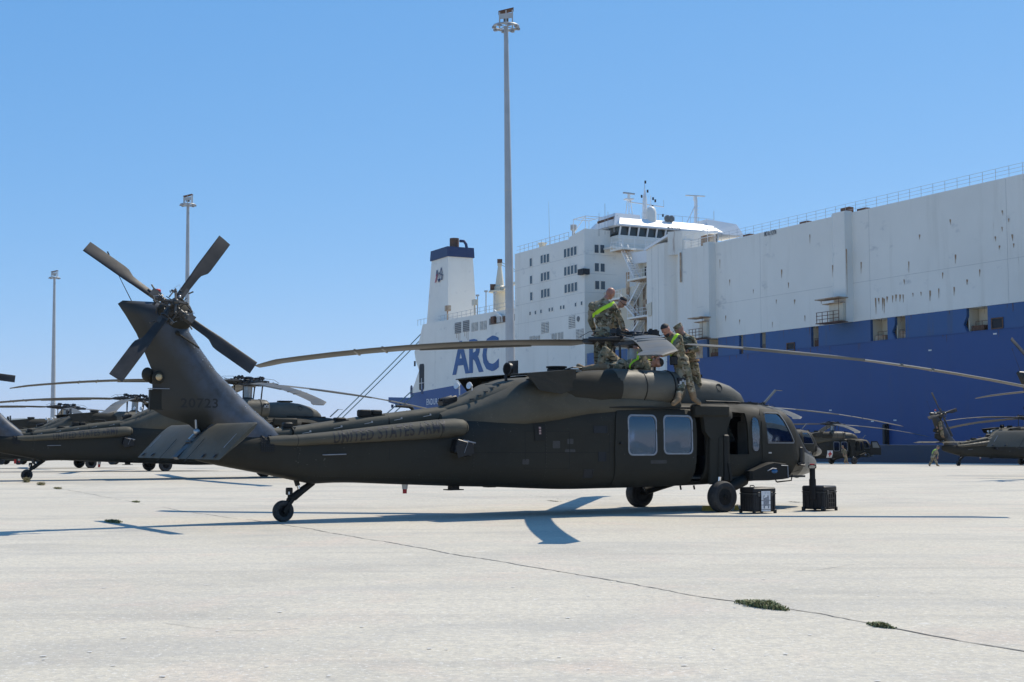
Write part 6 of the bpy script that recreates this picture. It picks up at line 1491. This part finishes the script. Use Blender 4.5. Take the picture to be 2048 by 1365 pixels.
P4 = PJ(27.5, dict(pelvis=(1362, 722), neck=(1344, 672, .02), head=(1335, 664, -.05), shL=(1334, 681, .12), shR=(1358, 677, -.1), elL=(1326, 704, .05), wrL=(1311, 712, .1), elR=(1345, 702, -.22), wrR=(1324, 711, -.18),
     hipL=(1356, 727, .1), hipR=(1369, 727, -.06), knL=(1364, 765, -.15), knR=(1378, 760, -.12), anL=(1356, 800, -.45), anR=(1388, 798, -.12), toL=(1347, 808, -.5), toR=(1398, 806, -.15)))
figure('person', 'bearded crewman with a lime sash, standing with his boots on the cabin roof edge', P4, 1.04, skin='skin_red', hairstyle='short', belt=('R', 'L'), facing=(-.75, -.6, -.15), extras=('beard', 'belt_pouch'), group=GRPc)
P5 = PJ(28.45, dict(pelvis=(1384, 733), neck=(1370, 672, .05), head=(1362, 664, .05), shL=(1366, 682, .2), shR=(1384, 679, -.1), elL=(1372, 700, .25), wrL=(1362, 712, .2), elR=(1394, 699, -.15), wrR=(1376, 703, -.2),
     hipL=(1379, 737, .12), hipR=(1389, 738, -.05), knL=(1383, 770, .1), knR=(1396, 768, -.05), anL=(1385, 803, .1), anR=(1398, 802, 0), toL=(1392, 808, .1), toR=(1406, 807, 0)))
figure('person', 'crewman in a patrol cap leaning over the rotor blade behind the bearded one', P5, 1.02, hairstyle='cap', facing=(-.8, .4, -.3), extras=('belt_pouch', 'waist_belt', 'knee_pouch'), group=GRPc)
P6 = PJ(95.6, dict(pelvis=(1881.5, 858), neck=(1877, 842), head=(1875.5, 839), shL=(1873.5, 843.5, .1), shR=(1880, 844, -.1), elL=(1872.5, 849, 0), wrL=(1873.5, 854, -.1), elR=(1883, 850, -.2), wrR=(1882, 855, -.3), hipL=(1880, 859, .1), hipR=(1883, 859, -.05), knL=(1882, 866, 0), knR=(1885, 866, -.1), anL=(1883.5, 873, 0), anR=(1886, 873.5, -.1), toL=(1885.5, 875, 0), toR=(1888, 875.5, -.1)))
figure('person', 'crewman standing against the tail fin of the distant helicopter at right', P6, 1.0, vox=.03, hairstyle='cap', facing=(-.6, -.6, 0), wave=.02, group='crew far off by the ship')
P7 = PJ(92.5, dict(pelvis=(1866, 914), neck=(1871.5, 899.5), head=(1874.5, 897), shL=(1868.5, 901.5, .15), shR=(1873, 901.5, -.15), elL=(1866, 908, .2), wrL=(1868, 914, .1), elR=(1876, 908, -.15), wrR=(1875, 914, -.2), hipL=(1865, 915, .1), hipR=(1867.5, 915, -.08), knL=(1863, 923, .1), knR=(1872, 922.5, -.1), anL=(1858.5, 930, .1), anR=(1874, 930.5, -.1), toL=(1860, 932.6, .1), toR=(1878, 932.6, -.1)))
figure('person', 'crewman with a lime sash walking bent over beneath the far tail boom at right', P7, 1.05, vox=.03, hairstyle='cap', belt=('R', 'L'), facing=(.8, -.2, -.5), wave=.02, group='crew far off by the ship')
P8 = PJ(116.5, dict(pelvis=(1689, 910), neck=(1687, 898), head=(1685.5, 895.5), shL=(1684.5, 900, .15), shR=(1690, 900, -.15), elL=(1683.5, 904, .1), wrL=(1686, 908, -.1), elR=(1692, 904.5, -.2), wrR=(1692, 909, -.3), hipL=(1688, 911, .1), hipR=(1690.5, 911, -.08), knL=(1691, 917, -.1), knR=(1693, 917, -.3), anL=(1689, 925, .1), anR=(1694, 925.5, -.2), toL=(1691.5, 927, .1), toR=(1697, 927, -.2)))
figure('person', 'crewman stooping at the cabin door of the helicopter with the red cross', P8, 1.0, vox=.03, hairstyle='cap', facing=(.5, -.6, -.3), wave=.02, group='crew far off by the ship')

# ---------------- two black equipment cases, chocks ----------------
def case(loc, rz, label, handle, sticker=False, L=.55, Wd=.46, H=.49):
    r = empty('equipment_case', loc, R(rz)); tag(r, label, 'case', 'black equipment cases standing by the nose')
    mb = MB(); mb.rbox((0, 0, H*.40+.02), (L, Wd, H*.74), .035); mb.build('case_body', 'black_plastic', r)
    mb = MB(); mb.rbox((0, 0, H*.88+.02), (L*1.01, Wd*1.01, H*.24), .035); mb.build('lid', 'black_plastic', r)
    mb = MB(); mb.rbox((0, 0, H*.76+.015), (L*1.035, Wd*1.035, .022), .03); mb.build('lid_rim', 'dark_metal', r)
    for k in range(6):
        for s_ in (-1, 1):
            x = -L/2+L*(k+.7)/6.4
            mb = MB(); mb.rbox((x, s_*Wd/2, H*.40), (.022, .022, H*.62), .005); mb.build('rib', 'black_plastic', r)
    for k in range(5):
        for s_ in (-1, 1):
            y = -Wd/2+Wd*(k+.75)/5.5
            mb = MB(); mb.rbox((s_*L/2, y, H*.40), (.02, .02, H*.6), .005); mb.build('rib', 'black_plastic', r)
    for (x, y) in ((-L*.28, -Wd/2-.012), (L*.28, -Wd/2-.012), (L*.28, Wd/2+.012), (-L*.28, Wd/2+.012)):
        mb = MB(); mb.rbox((x, y, H*.77), (.06, .022, .085), .006); mb.build('latch', 'dark_metal', r)
    for (x, y) in ((-L/2, -Wd/2), (L/2, -Wd/2), (L/2, Wd/2), (-L/2, Wd/2)):
        mb = MB(); mb.rbox((x*.93, y*.93, .04), (.055, .055, .08), .012); mb.build('corner_bumper', 'black_plastic', r)
        mb = MB(); mb.ell((x*.985, y*.985, .035), (.012, .012, .012), 8, 6); mb.build('corner_rivet', 'steel', r)
    if handle == 'loop':
        mb = MB(); mb.tube([(-L*.22, -.05, H), (-L*.22, -.05, H+.045), (-L*.22, -.03, H+.055), (-L*.22, .06, H+.055), (-L*.22, .08, H+.045), (-L*.22, .08, H)], .009, 6); mb.build('carry_handle', 'black_plastic', r)
    else:
        mb = MB(); mb.rbox((-L/2-.01, 0, H*.5+.20), (.03, .15, .42), .01); mb.rbox((-L/2-.01, 0, H+.19), (.028, .125, .38), .01); mb.build('telescopic_stem', 'black_plastic', r)
        mb = MB(); mb.tube([(-L/2-.01, -.05, H+.37), (-L/2-.01, -.085, H+.40), (-L/2-.01, -.08, H+.44), (-L/2-.01, 0, H+.455), (-L/2-.01, .08, H+.44), (-L/2-.01, .085, H+.40), (-L/2-.01, .05, H+.37)], .012, 8); mb.build('grip', 'black_plastic', r)
        mb = MB(); mb.tube([(-L/2-.01, -.05, H+.455), (-L/2-.01, .05, H+.457)], .014, 8); mb.build('grip_insert', 'red', r)
        for s_ in (-1, 1): mb = MB(); mb.lathe([(-.02, .045), (.02, .045)], (-L/2+.0, s_*Wd*.42, .045), (0, 1, 0), 14); mb.build('castor', 'rubber', r)
    for k in range(3):
        mb = MB(); mb.rbox((0, Wd*.0-Wd/2-.016, H*.16+.09*k), (L*.5, .012, .01), .003); mb.build('moulding', 'black_plastic', r)
    if sticker:
        mb = MB(); mb.bbox((-.10, -Wd/2-.020, .045), (.12, -Wd/2-.017, H*.90)); s2 = mb.build('document_pouch', 'sticker', r, smooth=False)
        mb = MB(); mb.bbox((-.05, -Wd/2-.023, .10), (.08, -Wd/2-.021, H*.72)); mb.build('printed_sheet', 'sticker_print', s2, smooth=False)
        mb = MB(); mb.add([(-.05, -Wd/2-.026, H*.62), (.02, -Wd/2-.026, H*.86), (.04, -Wd/2-.026, H*.66)], [(0, 1, 2)]); mb.add([(-.02, -Wd/2-.026, .10), (.05, -Wd/2-.026, .10), (.05, -Wd/2-.026, .15), (-.02, -Wd/2-.026, .15)], [(0, 1, 2, 3)]); mb.build('torn_label', 'white_paint', s2, smooth=False)
    return r
g1 = gnd(1521, 1028); case((g1.x, g1.y+.28, gz(g1.y)), 27, 'black case with a torn white label and a small loop handle, beside the near wheel', 'loop', True)
g2 = gnd(1646, 1023); case((g2.x, g2.y+.3, gz(g2.y)), 48, 'black wheeled case with its long handle pulled up, in front of the nose', 'stem', False, L=.52, Wd=.52)
def chock(px, py, rz, label):
    g_ = gnd(px, py); r = empty('wheel_chock', (g_.x, g_.y, gz(g_.y)), R(rz)); tag(r, label, 'wheel chock', 'yellow wheel chocks')
    mb = MB(); mb.prism([(-.14, -.05, .0), (-.14, .05, 0), (-.14, .03, .10), (-.14, -.03, .10)], (.28, 0, 0)); mb.build('block', 'chock_yellow', r, smooth=False)
    mb = MB(); mb.tube([(.10, -.03, .08), (.11, -.07, .07), (.12, -.08, .02), (.10, -.06, .1), (.06, 0, .115)], .007, 6); mb.build('rope_loop', 'cord', r); return r
chock(1418, 1022, 25, 'yellow wheel chock behind the near main wheel, half in shade'); chock(1473, 1021, 80, 'yellow wheel chock in front of the near main wheel')
a, b = gnd(1431, 1022), gnd(1466, 1022); mb = MB(); mb.tube([Vector((a.x+(b.x-a.x)*k/6, a.y+(b.y-a.y)*k/6-.05*math.sin(k*.9), .015+.012*math.sin(k*1.7))) for k in range(7)], .008, 6); tag(mb.build('chock_rope', 'cord'), 'pale rope lying on the concrete between the two near wheel chocks', 'rope')
chock(571, 956, 10, 'yellow wheel chock by the wheel seen under the near tail boom'); chock(160, 934, 20, 'small yellow chock between the distant wheels at far left')

# ---------------- weeds growing in the joint ----------------
simple('weed_green', (.13, .17, .06), .8, scale=30, c2=(.22, .22, .11))
simple('weed_dry', (.30, .25, .12), .85, scale=30, c2=(.16, .15, .07))
def weed(px, py, length, width, n, h_, label, mat='weed_green', ang=None):
    g_ = gnd(px, py); jd = (JG[6]-JG[5]).normalized(); base = Vector((g_.x, g_.y, gz(g_.y))); r = empty('weed_clump', base); tag(r, label, 'weed', 'weeds in the concrete joint')
    sd_ = Vector((-jd.y, jd.x, 0)); mb = MB(); dr = MB()
    for k in range(n):
        u = random.gauss(0, .42); v_ = random.gauss(0, .36)*(1-.6*abs(u))
        if abs(u) > 1 or abs(v_) > 1: continue
        p = jd*u*length/2+sd_*v_*width/2; a = random.uniform(0, 6.28); L = h_*random.uniform(.5, 1.3)*(1-.5*abs(u)); lean_ = Vector((math.cos(a), math.sin(a), 0))*L*random.uniform(.3, 1.1)
        t_ = p+lean_+Vector((0, 0, L)); w_ = random.uniform(.004, .010); sd2 = Vector((-math.sin(a), math.cos(a), 0))*w_; mid = p+lean_*.45+Vector((0, 0, L*.7))
        (dr if random.random() < .2 else mb).add([p-sd2*.4, p+sd2*.4, mid+sd2, t_, mid-sd2], [(0, 1, 2, 3, 4)])
    tag(mb.build('leaves', mat, r, smooth=False), kind='stuff'); tag(dr.build('dry_stems', 'weed_dry', r, smooth=False), kind='stuff')
    so3 = MB(); so3.add([jd*math.cos(q)*length*.42*random.uniform(.6, 1.0)+sd_*math.sin(q)*width*.28*random.uniform(.5, 1.1)+Vector((0, 0, .006)) for q in [k*6.283/14 for k in range(14)]], [tuple(range(14))]); so3.build('soil_patch', 'crack_dark', r, smooth=False)
weed(1525, 1214, .70, .26, 1500, .048, 'largest green weed clump in the joint at lower right')
weed(1761, 1254, .30, .13, 480, .032, 'smaller weed clump in the joint nearest the right edge')
weed(226, 1045, 1.1, .30, 600, .045, 'dark weed clump in the shade below the tail rotor')
weed(272, 1005, .7, .2, 250, .035, 'thin weed patch in the joint left of the near tail wheel')
weed(115, 978, 1.0, .3, 300, .05, 'flat dry weed patch close to the left edge', 'weed_dry')
weed(82, 971, .8, .3, 260, .10, 'taller dry grass tuft beside the left tail wheel', 'weed_dry')
weed(53, 965, .6, .3, 200, .16, 'yellow grass tuft right against the left tail wheel', 'weed_dry')
weed(1105, 1003, .9, .16, 60, .02, 'faint weed patch beneath the near helicopter belly', 'weed_dry')
weed(1590, 1005, .6, .14, 50, .02, 'faint weed patch behind the two black cases', 'weed_dry')

# ---------------- dark cars parked far left ----------------
def car(loc, rz, mat, label):
    r = empty('parked_car', loc, R(rz)); tag(r, label, 'car', 'cars parked far off at left')
    mb = MB(); rings = []
    for x, zb, zt, w_ in ((-2.2, .45, .9, .75), (-2.1, .3, 1.0, .85), (-1.2, .28, 1.05, .88), (0, .28, 1.0, .9), (1.3, .28, .92, .88), (2.0, .3, .8, .82), (2.2, .45, .7, .7)): rings.append(sring(x, zb, zt, w_, 5, 20))
    mb.loft(rings); mb.build('body', mat, r)
    mb = MB(); mb.loft([sring(x, .9, zt, w_, 4, 20) for x, zt, w_ in ((-1.9, 1.0, .7), (-1.4, 1.5, .7), (.1, 1.55, .7), (1.0, 1.0, .75))]); mb.build('cabin_glass', 'bridge_glass', r)
    for x in (-1.35, 1.35):
        for y in (-.85, .85): wheel(r, (x, y, .33), .33, .22, 'wheel')
    return r
for i, (px, mt, lab) in enumerate(((8, 'car_dark', 'dark car parked far off, at the very left edge'), (42, 'car_green', 'dark green car parked far off beside the first'), (262, 'car_dark', 'dark car glimpsed far off beneath the left helicopter belly'))):
    g_ = at(px, 900, 112); car((g_.x, 112, gz(112)), 8, mt, lab)
def cover(px, py, label, Y):
    g_ = at(px, py, Y); r = empty('pitot_flag', (g_.x, g_.y, g_.z)); tag(r, label, 'flag', 'red safety flags')
    mb = MB(); mb.box((0, 0, 0), (.12, .02, .28)); mb.build('streamer', 'red', r, smooth=False); mb = MB(); mb.tube([(0, 0, .14), (-.1, 0, .3), (-.45, 0, .25)], .01, 5); mb.build('cord', 'cord', r)
cover(198, 930, 'small red safety flag hanging by the distant wheels at left', 78)
cover(30, 923, 'small red safety flag at the far left under the tail boom', 80)
